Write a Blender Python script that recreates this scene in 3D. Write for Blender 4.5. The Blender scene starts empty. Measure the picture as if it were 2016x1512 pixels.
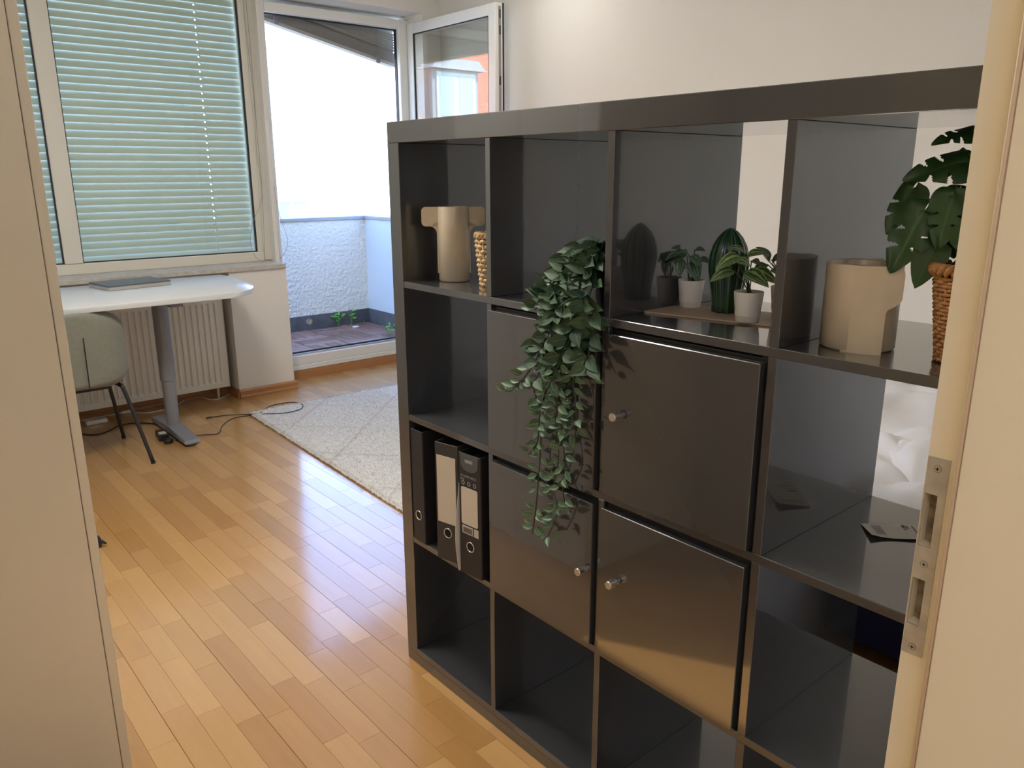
import bpy, bmesh, math, random
from mathutils import Vector, Matrix, Euler, noise
random.seed(7)
PI = math.pi
scene = bpy.context.scene
C = scene.collection
# ------------------------------------------------------------------ camera, sky, sun, exposure
cam_d = bpy.data.cameras.new('camera')
cam_d.sensor_width = 36.0
cam_d.lens = 1549.14 / 2016 * 36
cam_d.clip_start = 0.02
cam = bpy.data.objects.new('camera', cam_d)
CAM = Vector((-1.078, -1.7383, 1.3624))
cam.location = CAM
cam.rotation_euler = (1.31066, 0.00294, -0.70574)
C.objects.link(cam)
scene.camera = cam
W = bpy.data.worlds.new('sky'); scene.world = W; W.use_nodes = True
wn = W.node_tree.nodes; wl = W.node_tree.links
sky = wn.new('ShaderNodeTexSky'); sky.sky_type = 'NISHITA'; sky.sun_disc = False
sky.sun_elevation = math.radians(48); sky.sun_rotation = math.radians(200); sky.dust_density = 0.2; sky.ozone_density = 3.5; sky.air_density = 1.0; sky.altitude = 3500
wn['Background'].inputs['Strength'].default_value = 1.15
wl.new(sky.outputs[0], wn['Background'].inputs[0])
sun_d = bpy.data.lights.new('sun', 'SUN'); sun_d.energy = 12.0; sun_d.angle = 0.009; sun_d.color = (1, .95, .87)
sun = bpy.data.objects.new('sun', sun_d); C.objects.link(sun)
sun.rotation_euler = Vector((.42, .78, -.98)).to_track_quat('-Z', 'Y').to_euler()
vs = scene.view_settings
vs.view_transform = 'Standard'; vs.look = 'None'; vs.gamma = 1.0; vs.use_curve_mapping = False
vs.exposure = 0.68
ROOM_FILL = 32.0  # strengths of the added, unseen fill lamps
DOOR_FILL = 4.5
HALL_FILL = 11.0

# ------------------------------------------------------------------ helpers
MATS = {}
def mat(name, col=(.8, .8, .8), rough=.5, metal=0.0, coat=0.0, spec=.5, emit=None, estr=0, bump=0, bscale=40, var=0, vscale=8, trans=0, sheen=0, bdist=.01):
    if name in MATS: return MATS[name]
    m = bpy.data.materials.new(name); m.use_nodes = True
    nt = m.node_tree; b = nt.nodes['Principled BSDF']
    b.inputs['Base Color'].default_value = (*col, 1)
    b.inputs['Roughness'].default_value = rough
    b.inputs['Metallic'].default_value = metal
    b.inputs['Coat Weight'].default_value = coat
    b.inputs['Coat Roughness'].default_value = .05; b.inputs['Coat IOR'].default_value = 1.6
    b.inputs['Specular IOR Level'].default_value = spec
    b.inputs['Sheen Weight'].default_value = sheen
    if emit:
        b.inputs['Emission Color'].default_value = (*emit, 1); b.inputs['Emission Strength'].default_value = estr
    if bump or var:
        tc = nt.nodes.new('ShaderNodeNewGeometry')
    if bump:
        n = nt.nodes.new('ShaderNodeTexNoise'); n.inputs['Scale'].default_value = bscale; n.inputs['Detail'].default_value = 4
        nt.links.new(tc.outputs['Position'], n.inputs['Vector'])
        bp = nt.nodes.new('ShaderNodeBump'); bp.inputs['Strength'].default_value = bump; bp.inputs['Distance'].default_value = bdist
        nt.links.new(n.outputs['Fac'], bp.inputs['Height']); nt.links.new(bp.outputs[0], b.inputs['Normal'])
        if coat: nt.links.new(bp.outputs[0], b.inputs['Coat Normal'])
    if var:
        n2 = nt.nodes.new('ShaderNodeTexNoise'); n2.inputs['Scale'].default_value = vscale; n2.inputs['Detail'].default_value = 5
        nt.links.new(tc.outputs['Position'], n2.inputs['Vector'])
        r = nt.nodes.new('ShaderNodeValToRGB')
        r.color_ramp.elements[0].position = .3; r.color_ramp.elements[1].position = .7
        r.color_ramp.elements[0].color = (*[c * (1 - var) for c in col], 1)
        r.color_ramp.elements[1].color = (*[min(1, c * (1 + var)) for c in col], 1)
        nt.links.new(n2.outputs['Fac'], r.inputs[0]); nt.links.new(r.outputs[0], b.inputs['Base Color'])
    MATS[name] = m
    return m

def glass_mat(name, tint, base_rough=0.0):
    m = bpy.data.materials.new(name); m.use_nodes = True; nt = m.node_tree; nt.nodes.clear()
    o = nt.nodes.new('ShaderNodeOutputMaterial'); mx = nt.nodes.new('ShaderNodeMixShader')
    t = nt.nodes.new('ShaderNodeBsdfTransparent'); t.inputs[0].default_value = (*tint, 1)
    g = nt.nodes.new('ShaderNodeBsdfGlossy'); g.inputs['Roughness'].default_value = base_rough
    f = nt.nodes.new('ShaderNodeFresnel'); ge = nt.nodes.new('ShaderNodeNewGeometry'); mr = nt.nodes.new('ShaderNodeMapRange')
    mr.inputs[3].default_value = 1.6; mr.inputs[4].default_value = 1 / 1.6   # same reflectance on both faces of the pane
    nt.links.new(ge.outputs['Backfacing'], mr.inputs[0]); nt.links.new(mr.outputs[0], f.inputs['IOR'])
    nt.links.new(f.outputs[0], mx.inputs[0]); nt.links.new(t.outputs[0], mx.inputs[1]); nt.links.new(g.outputs[0], mx.inputs[2])
    nt.links.new(mx.outputs[0], o.inputs[0]); MATS[name] = m
    return m

def wood_mat(name, dark, light, rough=.3, coat=.3, rnd=True, scale=(14, .9, 14), grain=.35):
    m = bpy.data.materials.new(name); m.use_nodes = True; nt = m.node_tree; b = nt.nodes['Principled BSDF']
    geo = nt.nodes.new('ShaderNodeNewGeometry'); mp = nt.nodes.new('ShaderNodeMapping'); mp.inputs['Scale'].default_value = scale
    nt.links.new(geo.outputs['Position'], mp.inputs['Vector'])
    oi = nt.nodes.new('ShaderNodeObjectInfo')
    add = nt.nodes.new('ShaderNodeVectorMath'); add.operation = 'ADD'
    mul = nt.nodes.new('ShaderNodeMath'); mul.operation = 'MULTIPLY'; mul.inputs[1].default_value = 37.0
    nt.links.new(oi.outputs['Random'], mul.inputs[0])
    nt.links.new(mp.outputs[0], add.inputs[0])
    if rnd: nt.links.new(mul.outputs[0], add.inputs[1])
    n = nt.nodes.new('ShaderNodeTexNoise'); n.inputs['Scale'].default_value = 3; n.inputs['Detail'].default_value = 6; n.inputs['Distortion'].default_value = .6
    nt.links.new(add.outputs[0], n.inputs['Vector'])
    mix = nt.nodes.new('ShaderNodeMath'); mix.operation = 'MULTIPLY_ADD'; mix.inputs[1].default_value = grain
    nt.links.new(n.outputs['Fac'], mix.inputs[0])
    m2 = nt.nodes.new('ShaderNodeMath'); m2.operation = 'MULTIPLY'; m2.inputs[1].default_value = (1 - grain) if rnd else 0
    nt.links.new(oi.outputs['Random'], m2.inputs[0]); nt.links.new(m2.outputs[0], mix.inputs[2])
    r = nt.nodes.new('ShaderNodeValToRGB')
    r.color_ramp.elements[0].color = (*dark, 1); r.color_ramp.elements[1].color = (*light, 1)
    r.color_ramp.elements[0].position = .12; r.color_ramp.elements[1].position = .88
    nt.links.new(mix.outputs[0], r.inputs[0]); nt.links.new(r.outputs[0], b.inputs['Base Color'])
    b.inputs['Roughness'].default_value = rough; b.inputs['Coat Weight'].default_value = coat; b.inputs['Coat Roughness'].default_value = .13; b.inputs['Coat IOR'].default_value = 1.75
    n3 = nt.nodes.new('ShaderNodeTexNoise'); n3.inputs['Scale'].default_value = 6; nt.links.new(add.outputs[0], n3.inputs['Vector'])
    bp = nt.nodes.new('ShaderNodeBump'); bp.inputs['Strength'].default_value = .03; bp.inputs['Distance'].default_value = .004
    nt.links.new(n3.outputs['Fac'], bp.inputs['Height']); nt.links.new(bp.outputs[0], b.inputs['Normal']); nt.links.new(bp.outputs[0], b.inputs['Coat Normal'])
    MATS[name] = m
    return m

def leaf_mat(name, dark, light, vein, stripes=0, rough=.45):
    """uv.x across (0..1, .5 = midrib), uv.y along"""
    m = bpy.data.materials.new(name); m.use_nodes = True; nt = m.node_tree; b = nt.nodes['Principled BSDF']
    uv = nt.nodes.new('ShaderNodeUVMap'); sep = nt.nodes.new('ShaderNodeSeparateXYZ'); nt.links.new(uv.outputs[0], sep.inputs[0])
    a = nt.nodes.new('ShaderNodeMath'); a.operation = 'SUBTRACT'; a.inputs[1].default_value = .5; nt.links.new(sep.outputs[0], a.inputs[0])
    ab = nt.nodes.new('ShaderNodeMath'); ab.operation = 'ABSOLUTE'; nt.links.new(a.outputs[0], ab.inputs[0])
    oi = nt.nodes.new('ShaderNodeObjectInfo')
    base = nt.nodes.new('ShaderNodeValToRGB'); base.color_ramp.elements[0].color = (*dark, 1); base.color_ramp.elements[1].color = (*light, 1)
    nt.links.new(oi.outputs['Random'], base.inputs[0])
    # midrib
    lt = nt.nodes.new('ShaderNodeMath'); lt.operation = 'LESS_THAN'; lt.inputs[1].default_value = .035; nt.links.new(ab.outputs[0], lt.inputs[0])
    mixc = nt.nodes.new('ShaderNodeMix'); mixc.data_type = 'RGBA'
    if stripes:
        # arching stripes : sin(k*|u| ...) bands
        mm = nt.nodes.new('ShaderNodeMath'); mm.operation = 'MULTIPLY'; mm.inputs[1].default_value = stripes; nt.links.new(ab.outputs[0], mm.inputs[0])
        nz = nt.nodes.new('ShaderNodeTexNoise'); nz.inputs['Scale'].default_value = 5; nt.links.new(uv.outputs[0], nz.inputs['Vector'])
        ad = nt.nodes.new('ShaderNodeMath'); ad.operation = 'MULTIPLY_ADD'; ad.inputs[1].default_value = 5.0; nt.links.new(nz.outputs['Fac'], ad.inputs[0]); nt.links.new(mm.outputs[0], ad.inputs[2])
        sn = nt.nodes.new('ShaderNodeMath'); sn.operation = 'SINE'; nt.links.new(ad.outputs[0], sn.inputs[0])
        rp = nt.nodes.new('ShaderNodeMapRange'); rp.inputs[1].default_value = -.1; rp.inputs[2].default_value = .5; nt.links.new(sn.outputs[0], rp.inputs[0])
        nt.links.new(rp.outputs[0], mixc.inputs[0])
    else:
        nt.links.new(lt.outputs[0], mixc.inputs[0])
    nt.links.new(base.outputs[0], mixc.inputs[6]); mixc.inputs[7].default_value = (*vein, 1)
    nt.links.new(mixc.outputs[2], b.inputs['Base Color'])
    b.inputs['Roughness'].default_value = rough
    MATS[name] = m
    return m

def root_off(p):
    v = Vector((0, 0, 0))
    while p is not None:
        v += p.location; p = p.parent
    return v

def link(name, me, m=None, parent=None, smooth=False, local=False):
    o = bpy.data.objects.new(name, me); C.objects.link(o)
    if m is not None and not me.materials: me.materials.append(m)
    if parent is not None:
        o.parent = parent
        if not local:
            off = root_off(parent)
            if off.length > 1e-9: me.transform(Matrix.Translation(-off))
    if smooth:
        for p in me.polygons: p.use_smooth = True
    return o

def obj(name, bm, m=None, parent=None, smooth=False, local=False):
    me = bpy.data.meshes.new(name)
    bmesh.ops.recalc_face_normals(bm, faces=bm.faces[:])
    bm.to_mesh(me); bm.free()
    return link(name, me, m, parent, smooth, local)

def tag(o, label=None, cat=None, group=None, kind=None):
    if label: o['label'] = label
    if cat: o['category'] = cat
    if group: o['group'] = group
    if kind: o['kind'] = kind
    return o

def thing(name, loc, label=None, cat=None, group=None, kind=None, rz=0):
    o = bpy.data.objects.new(name, None); C.objects.link(o); o.location = loc; o.rotation_euler.z = rz
    o.empty_display_size = .05
    return tag(o, label, cat, group, kind)

def bx(bm, x0, x1, y0, y1, z0, z1, bev=0, seg=1):
    vs_ = [bm.verts.new(p) for p in [(x0, y0, z0), (x1, y0, z0), (x1, y1, z0), (x0, y1, z0), (x0, y0, z1), (x1, y0, z1), (x1, y1, z1), (x0, y1, z1)]]
    fs = [bm.faces.new([vs_[i] for i in f]) for f in [(0, 3, 2, 1), (4, 5, 6, 7), (0, 1, 5, 4), (1, 2, 6, 5), (2, 3, 7, 6), (3, 0, 4, 7)]]
    if bev:
        es = {e for f in fs for e in f.edges}
        bmesh.ops.bevel(bm, geom=list(es), offset=bev, segments=seg, affect='EDGES', profile=.5)
    return bm

def box(name, x0, x1, y0, y1, z0, z1, m, parent=None, bev=0, seg=1, kind=None):
    o = obj(name, bx(bmesh.new(), x0, x1, y0, y1, z0, z1, bev, seg), m, parent)
    if kind: o['kind'] = kind
    return o

def boxes(name, lst, m, parent=None, bev=0, kind=None):
    bm = bmesh.new()
    for b in lst: bx(bm, *b, bev)
    o = obj(name, bm, m, parent)
    if kind: o['kind'] = kind
    return o

def lathe(bm, prof, n=32, c=(0, 0, 0), cap_bottom=True, cap_top=False, rfun=None):
    rings = []
    for r, z in prof:
        ring = []
        for i in range(n):
            a = 2 * PI * i / n
            rr = r * (rfun(a, z) if rfun else 1)
            ring.append(bm.verts.new((c[0] + rr * math.cos(a), c[1] + rr * math.sin(a), c[2] + z)))
        rings.append(ring)
    for a, b in zip(rings, rings[1:]):
        for i in range(n):
            bm.faces.new((a[i], a[(i + 1) % n], b[(i + 1) % n], b[i]))
    if cap_bottom: bm.faces.new(rings[0][::-1])
    if cap_top: bm.faces.new(rings[-1])
    return bm

def tube(bm, pts, r, n=8, taper=None, caps=True):
    pts = [Vector(p) for p in pts]
    rings = []
    up = Vector((0, 0, 1))
    prev = None
    for i, p in enumerate(pts):
        t = (pts[min(i + 1, len(pts) - 1)] - pts[max(i - 1, 0)]).normalized()
        if prev is None:
            s = t.cross(up)
            if s.length < 1e-3: s = t.cross(Vector((1, 0, 0)))
            s.normalize()
        else:
            s = prev - t * prev.dot(t)
            if s.length < 1e-6: s = t.orthogonal()
            s.normalize()
        prev = s
        b = t.cross(s)
        rr = r if taper is None else r + (taper - r) * i / (len(pts) - 1)
        rings.append([bm.verts.new(p + (s * math.cos(2 * PI * k / n) + b * math.sin(2 * PI * k / n)) * rr) for k in range(n)])
    for a, b in zip(rings, rings[1:]):
        for k in range(n): bm.faces.new((a[k], a[(k + 1) % n], b[(k + 1) % n], b[k]))
    if caps:
        bm.faces.new(rings[0][::-1]); bm.faces.new(rings[-1])
    return bm

def smooth_path(pts, sub=6):
    pts = [Vector(p) for p in pts]; out = []
    for i in range(len(pts) - 1):
        p0 = pts[max(i - 1, 0)]; p1 = pts[i]; p2 = pts[i + 1]; p3 = pts[min(i + 2, len(pts) - 1)]
        for k in range(sub):
            t = k / sub
            out.append(.5 * ((2 * p1) + (p2 - p0) * t + (2 * p0 - 5 * p1 + 4 * p2 - p3) * t * t + (3 * p1 - p0 - 3 * p2 + p3) * t ** 3))
    out.append(pts[-1])
    return out

def prism(bm, poly, axis, a, b):
    """poly: 2d list; axis: extrude axis index; others in order"""
    def P(q, h):
        l = list(q); l.insert(axis, h); return l
    v0 = [bm.verts.new(P(q, a)) for q in poly]; v1 = [bm.verts.new(P(q, b)) for q in poly]
    n = len(poly)
    bm.faces.new(v0); bm.faces.new(v1[::-1])
    for i in range(n): bm.faces.new((v0[i], v0[(i + 1) % n], v1[(i + 1) % n], v1[i]))
    return bm

def rrect(x0, x1, y0, y1, r, n=5):
    if not isinstance(r, (tuple, list)): r = (r,) * 4
    out = []
    for (cx, cy, a0, rr) in ((x1 - r[0], y1 - r[0], 0, r[0]), (x0 + r[1], y1 - r[1], 90, r[1]), (x0 + r[2], y0 + r[2], 180, r[2]), (x1 - r[3], y0 + r[3], 270, r[3])):
        if rr <= 0: out.append((cx, cy)); continue
        for k in range(n + 1):
            a = math.radians(a0 + 90 * k / n); out.append((cx + rr * math.cos(a), cy + rr * math.sin(a)))
    return out

def text_mesh(txt, size, mtx, m, parent, name='lettering', align='LEFT'):
    cu = bpy.data.curves.new('t', 'FONT'); cu.body = txt; cu.size = size; cu.align_x = align
    o = bpy.data.objects.new('t', cu); C.objects.link(o)
    dg = bpy.context.evaluated_depsgraph_get(); dg.update()
    me = bpy.data.meshes.new_from_object(o.evaluated_get(dg))
    bpy.data.objects.remove(o)
    me.transform(mtx); me.materials.clear()
    return link(name, me, m, parent)

def frame_mtx(origin, xdir, ydir):
    x = Vector(xdir).normalized(); y = Vector(ydir).normalized(); z = x.cross(y).normalized()
    mt = Matrix((x, y, z)).transposed().to_4x4(); mt.translation = Vector(origin); return mt

def pix(u, v):
    """direction of a photo pixel (2016 x 1512 frame)"""
    R = cam.rotation_euler.to_matrix()
    return R @ Vector(((u - 1008) / 1549.14, -(v - 756) / 1549.14, -1))
def pix_plane(u, v, ax, val):
    d = pix(u, v); t = (val - CAM[ax]) / d[ax]; return CAM + d * t
def pix_range(u, v, c):
    """point on the pixel ray at the same plan distance as point c"""
    d = pix(u, v); t = (Vector(c).xy - CAM.xy).length / d.xy.length; return CAM + d * t

# ------------------------------------------------------------------ materials
wall_m = mat('wall_paint', (.80, .77, .72), .85, bump=.05, bscale=180)
white_paint = mat('white_gloss_paint', (.82, .80, .75), .35)
pvc = mat('white_pvc', (.80, .80, .78), .35)
cream_pvc = mat('cream_window_paint', (.74, .715, .64), .4)
seal = mat('black_rubber', (.02, .02, .025), .6)
beech = wood_mat('beech_trim', (.42, .19, .07), (.58, .29, .12), .35, .2, rnd=False, scale=(1, 8, 14))
plank_m = wood_mat('beech_plank', (.40, .205, .062), (.57, .34, .128), .36, 1.0)
cab = mat('dark_grey_gloss', (.040, .042, .045), .25, coat=1.0, bump=.012, bscale=14)
cab_in = cab
steel = mat('brushed_steel', (.62, .6, .56), .32, 1.0)
grey_metal = mat('grey_painted_metal', (.25, .26, .29), .4, .3)
black_pl = mat('black_plastic', (.012, .012, .014), .4)
black_metal = mat('black_metal', (.015, .015, .015), .45)
white_cable = mat('white_cable', (.75, .74, .70), .5)
glass = glass_mat('window_glass', (.93, .97, .945))
glass_clear = glass_mat('door_glass', (.975, .985, .98))

# ------------------------------------------------------------------ structure
XR = 2.36; XL = -1.40; YF = 3.02; YB = -1.49; ZC = 2.62
# floor with planks
fl = box('floor', XL - .3, XR + .2, -3.4, 3.24, -.12, -.006, mat('subfloor', (.36, .20, .08), .8), kind='structure')
tag(fl, 'glossy beech strip parquet floor with visible joints', 'floor')
SW = .0675; lens = [.22, .30, .38, .46, .54]
pm = {}
for L in lens:
    bm = bmesh.new()
    g = .0001; b = .0005; h = -.0016
    x0, x1, y0, y1 = g, SW - g, g, L - g
    top = [bm.verts.new(p) for p in [(x0 + b, y0 + b, 0), (x1 - b, y0 + b, 0), (x1 - b, y1 - b, 0), (x0 + b, y1 - b, 0)]]
    mid = [bm.verts.new(p) for p in [(x0, y0, -.0007), (x1, y0, -.0007), (x1, y1, -.0007), (x0, y1, -.0007)]]
    bot = [bm.verts.new(p) for p in [(x0, y0, -.006), (x1, y0, -.006), (x1, y1, -.006), (x0, y1, -.006)]]
    bm.faces.new(top)
    for i in range(4):
        j = (i + 1) % 4
        bm.faces.new((mid[i], mid[j], top[j], top[i])); bm.faces.new((bot[i], bot[j], mid[j], mid[i]))
    me = bpy.data.meshes.new('plank'); bmesh.ops.recalc_face_normals(bm, faces=bm.faces[:]); bm.to_mesh(me); bm.free(); me.materials.append(plank_m)
    pm[L] = me
rest = bmesh.new()
planks = []
col = 0; x = XL - .25
while x < XR:
    y = -3.38 - random.random() * .02
    grp = col // 3
    while y < 3.235:
        L = random.choice(lens)
        L = min(L, 3.6)
        cx, cy = x + SW / 2, y + L / 2
        sy = min(1.0, (3.236 - y) / L)
        planks.append((x, y, L, sy))
        y += L
    x += SW + (.0006 if col % 3 == 2 else 0)
    col += 1
def vis(px_, py_):
    p = Vector((px_, py_, 0)) - CAM
    q = cam.rotation_euler.to_matrix().transposed() @ p
    if q.z > -.05: return 0
    u = 1008 + 1549.14 * q.x / -q.z; v = 756 - 1549.14 * q.y / -q.z
    if u < 120 or u > 1120 or v < 680 or v > 1600: return 0
    if u > 800 and v < 1270: return 0
    if px_ > .65 and .8 < py_ < 2.5: return 0
    return 1 / -q.z
planks.sort(key=lambda p: -vis(p[0] + SW / 2, p[1] + p[2] / 2))
for i, (x, y, L, sy) in enumerate(planks):
    if i < 295 and vis(x + SW / 2, y + L / 2) > 0:
        o = bpy.data.objects.new('plank', pm[L]); C.objects.link(o); o.location = (x, y, 0); o.scale.y = sy; o.parent = fl
    else:
        tmp = bmesh.new(); tmp.from_mesh(pm[L]); tmp.transform(Matrix.Translation((x, y, 0)) @ Matrix.Diagonal((1, sy, 1, 1)))
        me = bpy.data.meshes.new('tmp'); tmp.to_mesh(me); tmp.free(); rest.from_mesh(me); bpy.data.meshes.remove(me)
ro = obj('plank_field', rest, plank_m, fl); ro['kind'] = 'stuff'

def wall(name, lst, label, m=wall_m):
    return tag(boxes(name, lst, m, kind='structure'), label, 'wall')
# window wall: pier, niche, lintel, jamb strips
wall('wall_front', [(.715, 1.085, YF, 3.36, 0, .795), (XL, .715, 3.215, 3.36, 0, .795), (XL, XR, 3.06, 3.36, 2.42, 3.0),
                    (2.215, XR, 3.06, 3.36, 0, 2.42), (1.085, 1.11, 3.16, 3.36, 0, 2.42), (1.11, 2.215, 3.25, 3.36, -.1, .0), (XL - .05, -1.28, 3.06, 3.36, 0, 2.42)],
     'white window wall with pier beside the radiator niche')
wall('wall_right', [(XR, XR + .2, YB - .2, 3.36, 0, 3.0)], 'plain white wall behind the bed')
wall('wall_left', [(XL - .2, XL, YB, 3.36, 0, 3.0)], 'plain white wall behind the wardrobe')
JX = -.40; JL = -1.29
wall('wall_back', [(JX + .03, XR, -1.70, YB, 0, 3.0), (XL - .2, JL - .03, -1.70, YB, 0, 3.0), (JL - .03, JX + .03, -1.70, YB, 2.03, 3.0)], 'white wall holding the door opening')
tag(box('ceiling', XL - .2, XR + .2, -3.4, 3.36, ZC, ZC + .35, mat('ceiling_paint', (.82, .81, .79), .9), kind='structure'), 'white ceiling', 'ceiling')
hall_m = mat('hall_wall_paint', (.80, .74, .62), .85)
wall('wall_hall', [(-2.6, -2.4, -3.4, -1.70, 0, ZC), (1.2, 1.4, -3.4, -1.70, 0, ZC), (-2.6, 1.4, -3.4, -3.3, 0, ZC), (-2.4, XL - .2, -1.72, -1.70, 0, ZC)], 'cream hallway walls behind the camera', hall_m)
tag(box('floor_hall', -2.5, XL - .3, -3.4, -1.7, -.12, 0, mat('hall_floor', (.5, .28, .1), .4), kind='structure'), 'wooden hallway floor', 'floor')

# baseboards with a stepped profile
def skirting(name, pts_poly, axis, a, b, label):
    return tag(obj(name, prism(bmesh.new(), pts_poly, axis, a, b), beech), label, 'baseboard', kind='structure')
def prof(yw): return [(yw, 0), (yw - .022, 0), (yw - .022, .012), (yw - .014, .02), (yw - .014, .045), (yw - .006, .056), (yw, .056)]
skirting('baseboard_front', prof(YF), 0, .715, 1.1, 'beech skirting board along the pier')
skirting('baseboard_niche', prof(3.215), 0, -1.2, .715, 'beech skirting board behind the radiator')
skirting('baseboard_pier', [(.715, 0), (.704, 0), (.704, .05), (.715, .056)], 1, 3.02, 3.2, 'beech skirting on the side of the pier')
tag(box('trim_1', 1.086, 2.24, 3.222, 3.245, 0, .06, beech, kind='structure'), 'beech board under the balcony door threshold', 'trim')
# stone sill
tag(box('trim_2', XL, 1.08, 3.0, 3.24, .795, .823, mat('sill_stone', (.52, .49, .43), .4, var=.15, vscale=30), bev=.003, kind='structure'), 'grey stone window sill above the radiator', 'sill')

# window 1
w1 = thing('window_1', (0, 3.24, .823), 'wide two-pane window with closed blinds outside', 'window', kind='structure')
ZT = 2.40
boxes('frame', [(-1.28, 1.11, 3.235, 3.30, .823, .885), (-1.28, 1.11, 3.235, 3.30, ZT, ZT + .06), (1.003, 1.11, 3.235, 3.30, .885, ZT), (-1.28, -1.2, 3.235, 3.30, .885, ZT)], cream_pvc, w1, bev=.004)
box('cover_strip', 1.04, 1.10, 3.222, 3.24, .83, 2.42, cream_pvc, w1, bev=.003)
box('mullion', -.115, -.022, 3.228, 3.30, .885, ZT, cream_pvc, w1, bev=.004)
for (a, b) in ((-.022, 1.003), (-1.2, -.115)):
    f = 6e-3
    boxes('gasket', [(a, a + f, 3.242, 3.262, .885, ZT), (b - f, b, 3.242, 3.262, .885, ZT), (a, b, 3.242, 3.262, .885, .885 + f), (a, b, 3.242, 3.262, ZT - f, ZT)], seal, w1)
    box('pane', a + .004, b - .004, 3.262, 3.268, .887, ZT - .002, glass, w1)

# balcony door frame + leaf
d1 = thing('door_1', (1.65, 3.24, 0), 'white balcony door standing open into the room', 'door', kind='structure')
boxes('frame', [(1.11, 1.168, 3.235, 3.30, .07, 2.395), (2.138, 2.215, 3.235, 3.30, .07, 2.395), (1.168, 2.138, 3.235, 3.30, 2.335, 2.395)], pvc, d1, bev=.004)
boxes('threshold', [(1.11, 2.215, 3.228, 3.33, .06, .095), (1.11, 2.215, 3.235, 3.33, .095, .16)], pvc, d1, bev=.004)
boxes('threshold_rail', [(1.168, 2.138, 3.25, 3.262, .16, .172), (1.168, 1.42, 3.268, 3.28, .16, .168), (1.5, 2.1, 3.268, 3.28, .16, .168)], mat('alu_rail', (.6, .6, .6), .35, .9), d1)
boxes('gasket', [(1.168, 2.138, 3.30, 3.312, .16, .174), (1.168, 2.138, 3.275, 3.295, 2.328, 2.335), (1.166, 1.17, 3.29, 3.30, .17, 2.335), (2.134, 2.14, 3.27, 3.30, .17, 2.335)], seal, d1)
lx0, lx1, ly0, ly1, lz0, lz1 = 2.20, 2.262, 2.264, 3.232, .12, 2.37
fw = .068
boxes('leaf_frame', [(lx0, lx1, ly0, ly0 + fw, lz0, lz1), (lx0, lx1, ly1 - fw, ly1, lz0, lz1), (lx0, lx1, ly0 + fw, ly1 - fw, lz1 - fw, lz1), (lx0, lx1, ly0 + fw, ly1 - fw, lz0, lz0 + .1)], pvc, d1, bev=.004)
boxes('leaf_gasket', [(lx0 + .004, lx0 + .012, ly0 + fw, ly0 + fw + .006, lz0 + .1, lz1 - fw), (lx0 + .004, lx0 + .012, ly1 - fw - .008, ly1 - fw, lz0 + .1, lz1 - fw), (lx0 + .004, lx0 + .012, ly0 + fw, ly1 - fw, lz1 - fw - .006, lz1 - fw)], seal, d1)
for xx in (lx0 + .010, lx0 + .034):
    box('leaf_pane', xx, xx + .004, ly0 + fw, ly1 - fw, lz0 + .1, lz1 - fw, glass_clear, d1)
boxes('lock_rail', [(lx0 + .028, lx0 + .044, ly0 - .004, ly0 + .002, lz0 + .05, lz1 - .02)], mat('alu_lock', (.35, .34, .32), .4, .8), d1)
boxes('lock_cam', [(lx0 + .031, lx0 + .040, ly0 - .008, ly0 - .003, z, z + .05) for z in (2.28, 2.19, 1.9, 1.5, .9)], mat('dark_steel', (.08, .08, .08), .4, .8), d1)
boxes('leaf_seal', [(lx1, lx1 + .008, ly0 - .002, ly0 + .02, lz0, lz1)], seal, d1)

# interior door frame beside the camera (right jamb with strike plate) and the open leaf out of view
cream = mat('cream_door_paint', (.80, .70, .49), .38)
d2 = thing('door_2', (-.85, -1.6, 0), 'cream painted interior door frame with steel strike plate', 'door', kind='structure')
plate_z0, plate_z1 = .944, 1.131
HOLES = [(.973, 1.018), (1.049, 1.098)]
JE = YB + .0025; LE = -1.5185
def rebate(x_in, x_out, sg):
    l = [(0, HOLES[0][0]), (HOLES[0][1], HOLES[1][0]), (HOLES[1][1], 2.03)]
    r = [(min(x_in, x_out), max(x_in, x_out), LE, JE, a, b_) for a, b_ in l]
    x2 = x_in + .014 * sg
    r += [(min(x2, x_out), max(x2, x_out), LE, JE, a, b_) for a, b_ in HOLES]
    for a, b_ in HOLES: r += [(min(x_in, x2), max(x_in, x2), LE, -1.5000, a, b_), (min(x_in, x2), max(x_in, x2), -1.4892, JE, a, b_)]
    return r
boxes('jamb', rebate(JX, JX + .04, 1), cream, d2)
boxes('jamb_lining', [(JX - .024, JX + .04, -1.705, LE - .002, 0, 2.03)], cream, d2, bev=.0015)
boxes('jamb', [(JL - .04, JL, LE, JE, 0, 2.03), (JL - .04, JL + .024, -1.705, LE - .002, 0, 2.03)], cream, d2)
boxes('head_jamb', [(JL, JX, -1.705, YB, 1.99, 2.03)], cream, d2)
boxes('architrave', [(JX, JX + .06, YB + .0025, YB + .0028, 0, 2.07), (JX - .02, JX + .05, -1.722, -1.705, 0, 2.07), (JL - .05, JL + .02, -1.722, -1.705, 0, 2.07)], cream, d2)
bm = bmesh.new(); tube(bm, [(JX - .0235, LE - .0005, 0), (JX - .0235, LE - .0005, 1.99)], .0019, 8)
obj('door_seal', bm, mat('tan_seal', (.50, .36, .22), .5), d2, smooth=True)
ya, yb = -1.5060, -1.4882
hy0, hy1 = ya + .0062, yb - .0012
bm = bmesh.new(); xs = JX - .0016
rects = [(ya, yb, plate_z0, HOLES[0][0]), (ya, yb, HOLES[0][1], HOLES[1][0]), (ya, yb, HOLES[1][1], plate_z1)]
for hh in HOLES: rects += [(ya, hy0, *hh), (hy1, yb, *hh)]
for r in rects: bx(bm, xs, JX, r[0], r[1], r[2], r[3])
sp = obj('strike_plate', bm, mat('worn_steel', (.50, .47, .40), .42, .55, var=.15, vscale=60), d2)
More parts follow.
